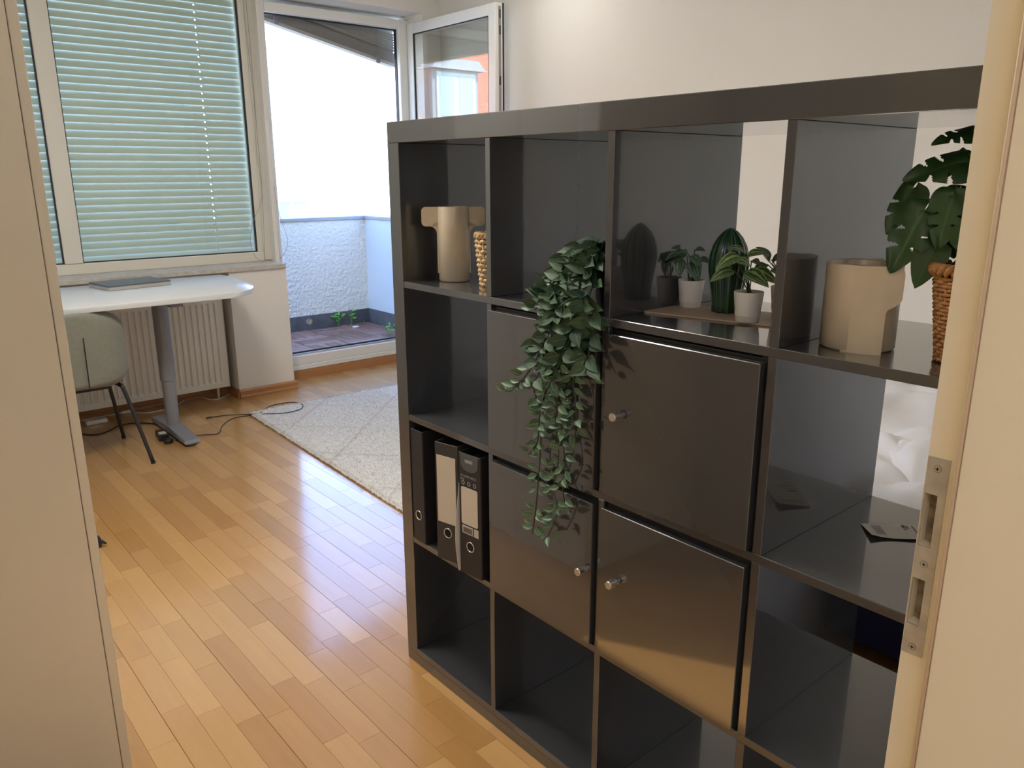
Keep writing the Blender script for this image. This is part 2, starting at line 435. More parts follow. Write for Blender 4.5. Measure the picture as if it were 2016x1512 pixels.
for hh in HOLES:
    bm = bmesh.new(); bx(bm, JX + .0125, JX + .0139, hy0 - .004, hy1 + .0008, hh[0] + .0005, hh[1] - .0005)
    obj('latch_recess', bm, mat('recess_wood', (.26, .20, .12), .8, var=.5, vscale=120), sp)
for z in (.9515, 1.033, 1.1215):
    yc = -1.4968
    bm = bmesh.new(); tube(bm, [(JX - .0019, yc, z), (JX - .0010, yc, z)], .0034, 16); sw = obj('screw', bm, mat('screw_steel', (.30, .27, .22), .4, .7), sp)
    bm = bmesh.new(); tube(bm, [(JX - .0022, yc, z), (JX - .0012, yc, z)], .0027, 16); obj('screw_head', bm, MATS['worn_steel'], sp)
    bm = bmesh.new(); bx(bm, JX - .0024, JX - .0020, yc - .0016, yc + .0016, z - .0004, z + .0004); bx(bm, JX - .0024, JX - .0020, yc - .0004, yc + .0004, z - .0016, z + .0016)
    obj('screw_cross', bm, mat('dark_slot', (.03, .025, .02), .7), sp)
# leaf swung back along the left wall
box('leaf', JL - .04, JL, YB, YB + .86, .005, 1.985, cream, d2, bev=.002)
bm = bmesh.new(); tube(bm, smooth_path([(JL, YB + .80, 1.05), (JL + .05, YB + .80, 1.05), (JL + .055, YB + .79, 1.05), (JL + .055, YB + .68, 1.05)], 3), .009, 8); obj('handle', bm, steel, d2, smooth=True)

# added ceiling lamps, out of view, put in to brighten room and hallway
def added_lamp(x, y, r, col, st, label):
    t = thing('added_lamp', (x, y, ZC), label, 'lamp')
    bm = bmesh.new(); lathe(bm, [(r * 1.03, -.025), (r * 1.03, 0)], 40, (x, y, ZC), True, True); obj('base', bm, white_paint, t)
    bm = bmesh.new(); lathe(bm, [(r * math.cos(a), -.026 - .08 * math.sin(a)) for a in [i * PI / 2 / 8 for i in range(8)]] + [(.002, -.106)], 40, (x, y, ZC), False, False)
    obj('shade', bm, mat('lamp_%d' % int(st * 10), (.9, .9, .9), .5, emit=col, estr=st), t, smooth=True)
added_lamp(-.45, .50, .30, (1, .925, .82), ROOM_FILL, 'added white round fill lamp in the room, out of view')  # added to raise the overall room brightness
added_lamp(1.85, 1.75, .22, (1, .93, .83), DOOR_FILL, 'added white round fill lamp near the balcony door, out of view')  # weak extra fill added for the window side
added_lamp(-2.0, -2.25, .20, (1, .80, .50), HALL_FILL, 'added warm round fill lamp at the left end of the hallway')  # added so that light reaches into the shelf bays
added_lamp(-.85, -2.6, .20, (1, .80, .50), HALL_FILL * .6, 'added warm round fill lamp in hallway behind the camera')  # second hallway fill, added to brighten the wardrobe side

# ------------------------------------------------------------------ balcony
bal = thing('balcony_floor', (1.6, 3.9, .05), 'brown slatted deck tiles on the balcony', 'balcony', kind='structure')
box('slab', -1.6, 2.8, 3.36, 4.7, -.2, .055, mat('concrete', (.25, .24, .23), .9), bal)
deck = wood_mat('deck_slat', (.17, .075, .055), (.45, .26, .20), .45, .5, True, (6, 6, 6), .5)
for i in range(7):
    for j in range(4):
        tx = 2.49 - (i + 1) * .3; ty = 4.455 - (j + 1) * .3
        for k in range(4):
            bm = bmesh.new(); a = .0745 * k + .004
            if (i + j) % 2: bx(bm, tx + .003, tx + .297, ty + a, ty + a + .064, .058, .08, .003)
            else: bx(bm, tx + a, tx + a + .064, ty + .003, ty + .297, .058, .08, .003)
            obj('deck_slat', bm, deck, bal)
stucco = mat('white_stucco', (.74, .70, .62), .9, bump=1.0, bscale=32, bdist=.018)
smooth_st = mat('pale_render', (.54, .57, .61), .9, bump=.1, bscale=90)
flash = mat('grey_flashing', (.10, .10, .105), .6, var=.25, vscale=10)
tag(boxes('wall_parapet', [(-1.6, 2.51, 4.47, 4.66, -.2, .99)], stucco, kind='structure'), 'rough white stucco parapet closing the balcony', 'wall')
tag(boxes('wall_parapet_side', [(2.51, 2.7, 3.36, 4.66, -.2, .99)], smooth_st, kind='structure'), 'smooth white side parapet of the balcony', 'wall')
cop = mat('coping_metal', (.30, .28, .29), .5)
tag(boxes('trim_3', [(-1.6, 2.51, 4.452, 4.68, .99, 1.018), (2.495, 2.72, 3.36, 4.68, .9902, 1.0182)], cop, bev=.003, kind='structure'), 'grey sheet metal coping on the parapet', 'trim')
tag(boxes('baseboard_balcony', [(-1.6, 2.51, 4.462, 4.47, .055, .20), (2.502, 2.51, 3.36, 4.462, .055, .20)], flash, kind='structure'), 'dark grey flashing strip along the foot of the parapet', 'trim')
# drain cap
dc = pix_plane(609, 633, 1, 4.462)
t = thing('drain_pipe', (dc.x, 4.462, dc.z), 'round beige drain opening in the grey flashing strip', 'drain')
bm = bmesh.new(); lathe(bm, [(.022, 0), (.026, 0), (.026, .01), (.022, .01)], 24, (0, 0, 0), False, False); bm.transform(Matrix.Rotation(PI / 2, 4, 'X')); obj('rim', bm, mat('beige_pipe', (.35, .3, .2), .6), t, local=True)
bm = bmesh.new(); lathe(bm, [(.0225, .003), (.0225, .006)], 24, (0, 0, 0), True, True); bm.transform(Matrix.Rotation(PI / 2, 4, 'X')); obj('cap', bm, mat('beige_cap', (.45, .38, .25), .7), t, local=True)

def leaf_me(name, L, Wd, fold=.25, curl=.3, nt_=7, wf=None, nu=2, wave=0):
    """leaf in local space: base at origin, along +Y, normal +Z"""
    bm = bmesh.new(); uvl = bm.loops.layers.uv.new('UVMap')
    wf = wf or (lambda t: math.sin(PI * t ** .72) ** 1.1 if t < 1 else 0)
    rows = []
    for i in range(nt_ + 1):
        t = i / nt_
        w = Wd * .5 * max(.02, wf(t))
        row = []
        for k in range(-nu, nu + 1):
            s = k / nu
            z = fold * w * abs(s) ** 1.2 - curl * L * t * t * .6 + wave * w * math.sin(t * 9 + s)
            row.append((bm.verts.new((s * w, L * t - .0 * abs(s), z)), (.5 + .5 * s, t)))
        rows.append(row)
    for a, b in zip(rows, rows[1:]):
        for k in range(2 * nu):
            f = bm.faces.new((a[k][0], a[k + 1][0], b[k + 1][0], b[k][0])); f.smooth = True
            for l, q in zip(f.loops, (a[k][1], a[k + 1][1], b[k + 1][1], b[k][1])): l[uvl].uv = q
    me = bpy.data.meshes.new(name); bm.to_mesh(me); bm.free()
    return me

def put_leaf(me, base, tip, normal, parent, name='leaf', scale=1.0):
    y = (Vector(tip) - Vector(base)); y.normalize()
    n = Vector(normal); n = (n - y * n.dot(y))
    if n.length < 1e-4: n = y.orthogonal()
    n.normalize(); x = y.cross(n).normalized()
    mt = Matrix((x * scale, y * scale, n * scale)).transposed().to_4x4()
    o = bpy.data.objects.new(name, me); C.objects.link(o); o.parent = parent
    mt.translation = Vector(base) - root_off(parent)
    o.matrix_local = mt
    return o

weed_m = leaf_mat('weed_leaf', (.10, .30, .03), (.22, .50, .06), (.3, .6, .1))
weed_l = leaf_me('weed_leaf', .05, .018, .2, .3); weed_l.materials.append(weed_m)
def weed(px_, label, n=9, h=.10, sp=.05, base=None):
    b = base or Vector((px_, 4.44, .08))
    t = thing('weed', b, label, 'plant')
    for k in range(3):
        a = 2 * PI * k / 3 + .3
        top = b + Vector((math.cos(a) * sp * .7, math.sin(a) * sp * .4 - .005, h * (.8 + .2 * k / 2)))
        bm = bmesh.new(); tube(bm, smooth_path([b, (b + top) / 2 + Vector((0, 0, .01)), top], 4), .0015, 5); obj('stem', bm, weed_m, t)
        for q in range(n // 3):
            f = .45 + .55 * q / max(1, n // 3 - 1); s = b.lerp(top, f); an = random.random() * 6.3
            put_leaf(weed_l, s, s + Vector((math.cos(an), math.sin(an) * .7, .35)), (0, -.5, 1), t)
weed(2.18, 'bright green weed growing in front of the parapet foot', 15, .11, .06)
weed(2.31, 'thin straggly weed by the parapet, right of the leafy weed', 9, .12, .045)
weed(0, 'pale green leafy weed at the threshold next to dark shelf unit', 12, .09, .07, Vector((2.30, 3.80, .08)))
t = tag(obj('bottle_cap', lathe(bmesh.new(), [(.030, 0), (.032, .004), (.026, .007), (.012, .008)], 20, (2.27, 4.30, .0805), True, True), white_paint, smooth=True), 'flat white round lid lying on the deck tiles', 'lid')
for (x_, y_, lab) in ((2.21, 4.33, 'crumpled dry brown leaf lying on deck below leafy weed'), (2.36, 4.36, 'small dry leaf scrap lying on deck near the corner')):
    me = leaf_me('dry', .05, .035, .8, -.5, 5); me.materials.append(mat('dry_leaf', (.30, .22, .18), .8))
    o = link('dry_leaf', me); o.location = (x_, y_, .088); o.rotation_euler = (.2, .1, random.random() * 6); tag(o, lab, 'leaf')

# ------------------------------------------------------------------ buildings outside
fac = mat('sunlit_facade', (.86, .84, .80), .9)
pane_m = mat('far_pane', (.13, .15, .125), .5, spec=.1)
bld = thing('apartment_building', (12, 24, -9), 'bright white apartment facade across the courtyard', 'building')
box('wall', 6.0, 34, 24, 30, -9, 8.8, fac, bld)
for (xa, xb, za, zb) in ((10.0, 10.93, -.35, .52), (11.03, 11.6, .05, .52)):
    f = box('window', xa - .06, xb + .06, 23.95, 24.0, za - .06, zb + .06, white_paint, bld)
    box('pane', xa, xb, 23.93, 23.955, za, zb, pane_m, f)
boxes('window_ledge', [(10.85, 16, 23.6, 24, -.6, .06)], fac, bld)
boxes('shutter', [(11.68, 11.8, 23.85, 24.0, .0, .62)], mat('shutter_beige', (.5, .45, .3), .6), bld)

# red-roofed house with a dormer, seen mirrored in the open balcony door
hb = thing('roof_house', (-14, 24, -9), 'orange tiled roof with a white dormer reflected in the door glass', 'building')
tm = bpy.data.materials.new('orange_tiles'); tm.use_nodes = True; nt = tm.node_tree
br = nt.nodes.new('ShaderNodeTexBrick'); br.inputs['Color1'].default_value = (.72, .20, .08, 1); br.inputs['Color2'].default_value = (.60, .15, .06, 1); br.inputs['Mortar'].default_value = (.25, .06, .03, 1)
br.inputs['Scale'].default_value = 2.2; br.inputs['Mortar Size'].default_value = .03
geo = nt.nodes.new('ShaderNodeNewGeometry'); mp = nt.nodes.new('ShaderNodeMapping'); mp.inputs['Rotation'].default_value = (PI / 2, 0, 0)
nt.links.new(geo.outputs['Position'], mp.inputs['Vector']); nt.links.new(mp.outputs[0], br.inputs['Vector']); nt.links.new(br.outputs['Color'], nt.nodes['Principled BSDF'].inputs['Base Color'])
nt.nodes['Principled BSDF'].inputs['Roughness'].default_value = .8
box('wall', -30, -3.0, 24.3, 34, -9, 2.4, fac, hb)
bm = bmesh.new(); prism(bm, [(23.8, 2.2), (23.8, 2.45), (29.5, 8.6), (35.5, 2.45), (35.5, 2.2)], 0, -30.3, -2.7); obj('roof', bm, tm, hb)
dm = thing('x', (0, 0, 0)); bpy.data.objects.remove(dm)
db = box('dormer', -14.95, -12.75, 24.35, 28, 3.0, 5.25, mat('dormer_zinc', (.35, .36, .38), .5), hb)
for (xa, xb) in ((-13.80, -12.98), (-14.72, -13.90)):
    f = box('window', xa - .05, xb + .05, 24.28, 24.36, 3.45, 5.15, white_paint, hb); box('pane', xa + .06, xb - .06, 24.25, 24.29, 3.56, 5.04, mat('dormer_pane', (.45, .62, .72), .1), f)
bm = bmesh.new(); prism(bm, [(-15.15, 5.25), (-12.55, 5.25), (-12.95, 5.62), (-14.75, 5.62)], 1, 24.05, 28); obj('dormer_roof', bm, mat('dormer_roof_zinc', (.42, .42, .42), .5), hb)

# ------------------------------------------------------------------ blinds and cords
slat_m = mat('blind_slat', (.70, .745, .69), .5)
bl = thing('venetian_blind', (0, 3.33, .86), 'closed pale grey-green venetian blind behind the wide window', 'blind')
def slat_mesh(x0, x1, holes_x, pitch=.041, wd=.047):
    bm = bmesh.new()
    cols = [x0]
    for h in holes_x: cols += [h - .004, h + .004]
    cols.append(x1)
    prof_ = []
    for i in range(7):
        t = i / 6; prof_.append((-.004 * math.sin(PI * t) + .011 * t, wd * t))
    g = [[bm.verts.new((x_, py, pz)) for x_ in cols] for (py, pz) in prof_]
    for i in range(6):
        for k in range(len(cols) - 1):
            if k % 2 == 1 and i == 3: continue
            f = bm.faces.new((g[i][k], g[i][k + 1], g[i + 1][k + 1], g[i + 1][k])); f.smooth = True
    me = bpy.data.meshes.new('slat'); bm.to_mesh(me); bm.free(); me.materials.append(slat_m)
    return me
sm = slat_mesh(-1.22, 1.020, [-.55, .772])
for k in range(38):
    o = bpy.data.objects.new('slat', sm); C.objects.link(o); o.parent = bl; o.location = (0, -.012, .012 + .041 * k)
for hx in (-.55, .772):
    bm = bmesh.new(); tube(bm, [(hx + .007, 3.322, .86), (hx + .007, 3.322, 2.42)], .0012, 5); obj('ladder_cord', bm, mat('cord_grey', (.3, .3, .3), .8), bl)
# crooked raised blind outside the balcony door
bl2 = thing('venetian_blind', (1.68, 3.37, 2.4), 'half collapsed venetian blind hanging crooked outside balcony door', 'blind')
A = Vector((1.185, 3.40, 2.335)); B = Vector((2.185, 3.40, 2.125))
sl_dark = mat('blind_slat_grey', (.40, .40, .38), .5)  # darker grey for the lower slats and the rails
def sag_slat(a, b, wd, m, name='slat', th=.002, tilt=0):
    bm = bmesh.new(); n = 10; rows = []
    for i in range(n + 1):
        t = i / n; p = a.lerp(b, t)
        rows.append([bm.verts.new(p + Vector((0, wd * (q - .5), -.004 * (1 - (2 * q - 1) ** 2) + tilt * (q - .5)))) for q in (0, .33, .66, 1)])
    for r0, r1 in zip(rows, rows[1:]):
        for k in range(3): bm.faces.new((r0[k], r0[k + 1], r1[k + 1], r1[k]))
    r = bmesh.ops.extrude_face_region(bm, geom=bm.faces[:])
    for v in r['geom']:
        if isinstance(v, bmesh.types.BMVert): v.co.z += th
    return obj(name, bm, m, bl2)
for k in range(16):
    sag_slat(A + Vector((0, 0, .0042 * k)), B + Vector((-.002 * (k % 3), 0, .0046 * k)), .06, sl_dark)
for k in range(7):
    sag_slat(A + Vector((.05, 0, .07 + .002 * k)), B + Vector((0, 0, .078 + .017 * k)), .06, sl_dark, tilt=-.03)
for k in range(6):
    sag_slat(A + Vector((.05, 0, .088 + .002 * k)), B + Vector((0, 0, .20 + .028 * k)), .06, slat_m, tilt=-.045)
boxes('bottom_rail', [], sl_dark, bl2) if False else None
bm = bmesh.new(); prism(bm, [(A.x, A.z - .02), (A.x, A.z), (B.x, B.z), (B.x, B.z - .02)], 1, 3.368, 3.432); obj('bottom_rail', bm, sl_dark, bl2)
for xx, zz in ((1.30, 2.30), (2.04, 2.13)):
    bm = bmesh.new(); tube(bm, [(xx, 3.365, zz), (xx + .004, 3.363, zz + .12), (xx, 3.365, 2.46)], .0013, 5); obj('ladder_cord', bm, MATS['cord_grey'], bl2)
    bm = bmesh.new(); bx(bm, xx - .016, xx + .016, 3.355, 3.366, zz - .01, zz + .045, .003); obj('cord_clip', bm, mat('clip_grey', (.25, .25, .26), .6), bl2)
box('head_rail', 1.17, 2.2, 3.37, 3.43, 2.47, 2.52, sl_dark, bl2)
# pull cords by the frame
cords = thing('pull_cord', (1.06, 3.215, .83), 'thin grey blind pull cords hanging in a loop beside the window', 'cord')
def wallpts(lst, y=3.214): return [tuple(pix_plane(u, v, 1, y)) for u, v in lst]
for L_ in ([(478, 0), (490, 110), (500, 200), (505, 300), (516, 385), (497, 440), (494, 480), (505, 508), (528, 515), (548, 510), (562, 495), (566, 470), (556, 440), (545, 400), (530, 300), (510, 120), (500, 0)],
           [(484, 0), (495, 120), (506, 260), (514, 350), (518, 420), (522, 513)]):
    bm = bmesh.new(); tube(bm, smooth_path(wallpts(L_), 4), .0014, 5); obj('cord', bm, mat('cord_mid', (.32, .32, .33), .8), cords)

# ------------------------------------------------------------------ radiator
rad = thing('radiator', (-.2, 3.1, .06), 'white ribbed panel radiator below the window', 'radiator')
rm = mat('radiator_paint', (.80, .77, .70), .4)
bm = bmesh.new(); xa, xb = -1.05, .676; n = int((xb - xa - .03) / .0355)
pts = []
x = xa + .02
for k in range(n):
    for dx, dy in ((0, 0), (.006, 0), (.012, .010), (.024, .010), (.030, 0)): pts.append((x + dx, 3.078 + dy))
    x += .0355
pts.append((xb, 3.078))
rows = []
for z, d in ((.075, 0), (.105, .0), (.118, 1), (.600, 1), (.612, .0), (.63, 0)):
    rows.append([bm.verts.new((px_, 3.078 + (py_ - 3.078) * d if d else 3.078, z)) for px_, py_ in pts])
for a, b in zip(rows, rows[1:]):
    for i in range(len(pts) - 1): bm.faces.new((a[i], a[i + 1], b[i + 1], b[i]))
o = obj('ribbed_panel', bm, rm, rad)
bm = bmesh.new(); bx(bm, xa, xb, 3.0885, 3.17, .075, .625); obj('body', bm, rm, rad)
boxes('side_cover', [(xb, xb + .006, 3.076, 3.18, .07, .64), (xa - .006, xa, 3.076, 3.18, .07, .64)], rm, rad, bev=.002)
boxes('top_grille', [(xa, xb, 3.078, 3.18, .628, .632)] + [(xa + .02 + i * .03, xa + .03 + i * .03, 3.09, 3.17, .632, .636) for i in range(55)], rm, rad)
boxes('bracket', [(.5, .53, 3.17, 3.216, .1, .6), (-.6, -.57, 3.17, 3.216, .1, .6)], rm, rad)
bm = bmesh.new(); tube(bm, [(.62, 3.13, 0), (.62, 3.13, .08)], .009, 10); obj('supply_pipe', bm, rm, rad, smooth=True)

# ------------------------------------------------------------------ desk, laptop
dz = .79
desk = thing('desk', (.17, 2.58, 0), 'white height-adjustable desk with rounded end and grey leg', 'desk')
bm = bmesh.new()
poly = [(-1.0, 2.985), (-1.0, 2.185), (.36, 2.18)] + [(p.x, p.y) for p in smooth_path([(.36, 2.18, 0), (.45, 2.195, 0), (.545, 2.27, 0), (.605, 2.39, 0), (.638, 2.53, 0), (.658, 2.72, 0), (.660, 2.88, 0), (.650, 2.985, 0)], 4)[1:]]
prism(bm, poly, 2, dz - .026, dz)
es = [e for e in bm.edges if abs(e.verts[0].co.z - e.verts[1].co.z) < 1e-6]
bmesh.ops.bevel(bm, geom=es, offset=.002, segments=1, affect='EDGES')
obj('tabletop', bm, mat('desk_white', (.66, .70, .73), .3), desk)
bm = bmesh.new(); lathe(bm, [(.034, .045), (.034, .30), (.040, .302), (.040, .74)], 28, (.17, 2.585, 0), True, True); obj('column', bm, grey_metal, desk, smooth=False)
for p in desk.children[-1].data.polygons: p.use_smooth = True
bm = bmesh.new(); prism(bm, [(2.29, .012), (2.86, .012), (2.86, .035), (2.64, .052), (2.53, .052), (2.30, .034)], 0, .13, .21)
bmesh.ops.bevel(bm, geom=bm.edges[:], offset=.005, segments=2, affect='EDGES'); obj('foot', bm, grey_metal, desk)
for yy in (2.32, 2.83):
    bm = bmesh.new(); lathe(bm, [(.026, 0), (.028, .008), (.022, .014)], 20, (.17, yy, 0), True, True); obj('foot_pad', bm, black_pl, desk)
boxes('underframe', [(-.9, .5, 2.42, 2.46, .735, .764), (-.9, .5, 2.72, 2.76, .735, .764), (.14, .20, 2.3, 2.9, .73, .764), (.42, .54, 2.83, 2.85, .745, .764)], grey_metal, desk)
bm = bmesh.new(); lathe(bm, [(.034, .045), (.034, .74)], 20, (-.85, 2.585, 0), True, True); obj('column', bm, grey_metal, desk)
bm = bmesh.new(); prism(bm, [(2.29, .012), (2.86, .012), (2.86, .035), (2.64, .052), (2.53, .052), (2.30, .034)], 0, -.89, -.81); obj('foot', bm, grey_metal, desk)
for yy in (2.32, 2.83):
    bm = bmesh.new(); lathe(bm, [(.026, 0), (.028, .008), (.022, .014)], 20, (-.85, yy, 0), True, True); obj('foot_pad', bm, black_pl, desk)
lap = thing('laptop', (.10, 2.80, dz), 'closed grey laptop lying on white desk', 'laptop', rz=math.radians(9))
def lbox(name, x0, x1, y0, y1, z0, z1, r, m, parent):
    bm = bmesh.new(); prism(bm, rrect(x0, x1, y0, y1, r), 2, z0, z1)
    es = [e for e in bm.edges if abs(e.verts[0].co.z - e.verts[1].co.z) < 1e-6]
    bmesh.ops.bevel(bm, geom=es, offset=min(.002, (z1 - z0) * .3), segments=1, affect='EDGES')
    return obj(name, bm, m, parent, local=True)
lbox('base', -.165, .165, -.12, .13, .002, .018, .012, mat('laptop_silver', (.55, .53, .49), .35, .5), lap)
lid = lbox('lid', -.166, .166, -.12, .131, .0185, .026, .012, mat('laptop_lid', (.14, .155, .18), .4, .4), lap)
bm = bmesh.new(); bx(bm, -.02, .02, .005, .011, .026, .0262); obj('logo', bm, mat('laptop_logo', (.35, .37, .4), .3, .5), lid, local=True)
boxes_ = bmesh.new()
for (a, b_) in ((-.14, -.1), (.14, -.1), (-.14, .11), (.14, .11)): lathe(boxes_, [(.008, 0), (.008, .0025)], 12, (a, b_, 0), True, True)
obj('rubber_foot', boxes_, black_pl, lap, local=True)

# ------------------------------------------------------------------ chair
chair = thing('desk_chair', (-.32, 2.42, 0), 'grey-green upholstered shell chair with black metal legs at desk', 'chair')
fab = mat('chair_fabric', (.23, .24, .205), .9, bump=.25, bscale=500, sheen=.2, var=.06, vscale=60)
def chair_shell():
    bm = bmesh.new(); n = 24; m_ = 15; th = .045
    # backrest: rounded panel, curved around the sitter; u in -1..1 across, w in 0..1 up
    cx, cy = -.325, 2.30
    grids = []
    for off in (0, th):
        g = []
        for j in range(m_ + 1):
            w = j / m_; z = .408 + .362 * w
            hw = .245 * (1 - .03 * w)
            # rounded upper corners
            e = max(0, (w - .62) / .38); hw *= math.sqrt(max(.0, 1 - .80 * e ** 3.2)) if e > 0 else 1
            e2 = max(0, (.12 - w) / .12); hw *= (1 - .12 * e2 ** 2)
            row = []
            for i in range(n + 1):
                s = -1 + 2 * i / n
                x_ = cx + hw * math.sin(s * 1.15) / math.sin(1.15)
                y_ = cy - .085 * (1 - w) * .1 - .055 * w - .09 + .13 * (abs(s) ** 2.4) + off * (1 - .55 * abs(s) ** 4)
                row.append(bm.verts.new((x_, y_, z + (.0 if off == 0 else -.004))))
            g.append(row)
        grids.append(g)
    for gi, g in enumerate(grids):
        for a, b in zip(g, g[1:]):
            for i in range(n): bm.faces.new((a[i], a[i + 1], b[i + 1], b[i]))
    g0, g1 = grids
    for i in range(n):
        bm.faces.new((g0[0][i], g0[0][i + 1], g1[0][i + 1], g1[0][i])); bm.faces.new((g0[-1][i], g0[-1][i + 1], g1[-1][i + 1], g1[-1][i]))
    for j in range(m_):
        bm.faces.new((g0[j][0], g0[j + 1][0], g1[j + 1][0], g1[j][0])); bm.faces.new((g0[j][-1], g0[j + 1][-1], g1[j + 1][-1], g1[j][-1]))
    return bm
o = obj('backrest', chair_shell(), fab, chair, smooth=True)
md = o.modifiers.new('sub', 'SUBSURF'); md.levels = 1; md.render_levels = 1
bm = bmesh.new(); tube(bm, smooth_path([(-.300, 2.1475, .425), (-.300, 2.142, .52), (-.300, 2.138, .60), (-.300, 2.133, .66)], 4), .0028, 6); obj('seam', bm, mat('dark_seam', (.02, .02, .02), .9), o)
bm = bmesh.new(); prism(bm, rrect(-.53, -.12, 2.25, 2.68, (.12, .12, .06, .06), 6), 2, .397, .45)
bmesh.ops.bevel(bm, geom=[e for e in bm.edges if abs(e.verts[0].co.z - e.verts[1].co.z) < 1e-6], offset=.02, segments=3, affect='EDGES')
obj('seat', bm, fab, chair, smooth=True)
for s in (1, -1):
    cx = -.325; X = lambda x_: cx + s * (x_ - cx)
    for fy, ty in ((2.166, 2.30), (2.673, 2.58)):
        bm = bmesh.new(); tube(bm, smooth_path([(X(-.20), 2.44, .385), (X(-.155), .5 * (ty + 2.44), .387), (X(-.135), ty, .38), (X(-.120), ty + (fy - ty) * .2, .33), (X(-.066), fy, .006)], 6), .011, 10, taper=.009); obj('leg', bm, black_metal, chair, smooth=True)
        bm = bmesh.new(); lathe(bm, [(.011, 0), (.0115, .012)], 12, (X(-.066), fy, 0), True, True); obj('foot_cap', bm, black_pl, chair)
bm = bmesh.new(); bx(bm, -.46, -.19, 2.30, 2.58, .372, .395, .004); obj('mount_plate', bm, black_metal, chair)

# ------------------------------------------------------------------ cables and floor clutter
def fpt(u, v, z=.004): return pix_plane(u, v, 2, z)
def cable(name, pxs, r, m, label, zs=None, parent=None):
    pts = [fpt(u, v, (zs[i] if zs else r + .0005)) for i, (u, v) in enumerate(pxs)]
    bm = bmesh.new(); tube(bm, smooth_path(pts, 5), r, 6); o = obj(name, bm, m, parent, smooth=True)
    return tag(o, label, 'cable') if label else o
ad = fpt(333, 858)
adp = thing('power_adapter', (.128, 2.47, 0), 'black laptop power adapter with cords lying against the desk foot', 'adapter')
bm = bmesh.new(); prism(bm, rrect(-.026, .026, -.062, .062, .008), 2, .001, .030); bmesh.ops.bevel(bm, geom=[e for e in bm.edges if abs(e.verts[0].co.z - e.verts[1].co.z) < 1e-6], offset=.004, segments=2, affect='EDGES')
bm.transform(Matrix.Translation((.092, 2.535, 0)) @ Matrix.Rotation(-.12, 4, 'Z')); brick = obj('brick', bm, black_pl, adp)
bm = bmesh.new(); bx(bm, -.018, .018, -.03, .02, .0302, .0306); bm.transform(Matrix.Translation((.092, 2.535, 0)) @ Matrix.Rotation(-.12, 4, 'Z')); obj('sticker', bm, mat('sticker_grey', (.45, .45, .45), .5), brick)
bm = bmesh.new(); lathe(bm, [(.022, .0005), (.025, .006), (.025, .02), (.022, .024), (.010, .024)], 20, (.090, 2.43, 0), True, True); obj('coiled_plug', bm, black_pl, adp, smooth=True)
cable('mains_cord', [(325, 840), (300, 834), (262, 833), (235, 838), (210, 850), (185, 856), (160, 854)], .0035, black_pl, None, parent=adp)
rz_ = .0125
cable('output_cord', [(345, 868), (372, 860), (400, 856), (430, 853), (438, 838), (458, 824), (490, 818), (520, 815), (560, 813), (590, 806), (596, 797), (580, 792), (555, 794), (530, 800), (512, 813), (480, 816), (450, 817), (425, 820), (412, 822)], .0025, black_pl, None, zs=[.004, .004, .004, .003, .003, .003, .003, .022, .027, .027, .027, .003, .003, .003, .022, .003, .003, .003, .004], parent=adp)
bm = bmesh.new(); tube(bm, [fpt(416, 821), fpt(406, 823)], .004, 8); obj('plug_tip', bm, black_pl, adp)
cable('white_cord', [(474, 766), (460, 772), (440, 782), (420, 787), (400, 783), (385, 776), (370, 776)], .003, white_cable, 'white cord lying on floor by the pier skirting')
cable('white_cord', [(372, 782), (350, 796), (328, 805), (290, 813), (262, 812), (225, 816), (190, 822), (160, 828)], .003, white_cable, 'white cord running along floor below the radiator')
t = thing('plug_connector', (*fpt(252, 812).xy, 0), 'small white cable connector on floor under radiator', 'connector')
bm = bmesh.new(); q = fpt(252, 812); bx(bm, q.x - .035, q.x + .035, q.y - .012, q.y + .012, .001, .018, .004); obj('housing', bm, white_cable, t)
bm = bmesh.new(); bx(bm, q.x - .045, q.x - .035, q.y - .006, q.y + .006, .004, .014, .002); obj('strain_relief', bm, white_cable, t)
q = fpt(192, 832)
t = thing('power_strip', (*q.xy, 0), 'white flat power strip on floor behind the chair legs', 'power strip')
bm = bmesh.new(); bx(bm, q.x - .06, q.x + .05, q.y - .022, q.y + .022, .0005, .022, .004); obj('body', bm, white_cable, t)
bm = bmesh.new(); bx(bm, q.x - .02, q.x + .03, q.y - .012, q.y + .012, .022, .0235); obj('socket', bm, mat('socket_grey', (.5, .5, .48), .5), t)
q = Vector((-.515, 1.36, 0))
t = thing('black_plug', q, 'small black knobby plug on floor poking out past white wardrobe', 'plug')
bm = bmesh.new(); lathe(bm, [(.004, 0), (.02, .004), (.024, .022), (.018, .042), (.007, .052)], 14, (q.x, q.y, 0), True, True); obj('body', bm, black_pl, t, smooth=True)
for (dx, dy) in ((.034, -.014), (.030, .012)):
    bm = bmesh.new(); tube(bm, [(q.x + .01, q.y + dy * .4, .03), (q.x + dx, q.y + dy, .012)], .006, 8, taper=.004); obj('prong', bm, black_pl, t, smooth=True)
bm = bmesh.new(); tube(bm, smooth_path([(q.x - .015, q.y, .01), (q.x - .1, q.y + .03, .004), (q.x - .2, q.y + .1, .004)], 5), .0035, 6); obj('cord', bm, black_pl, t)

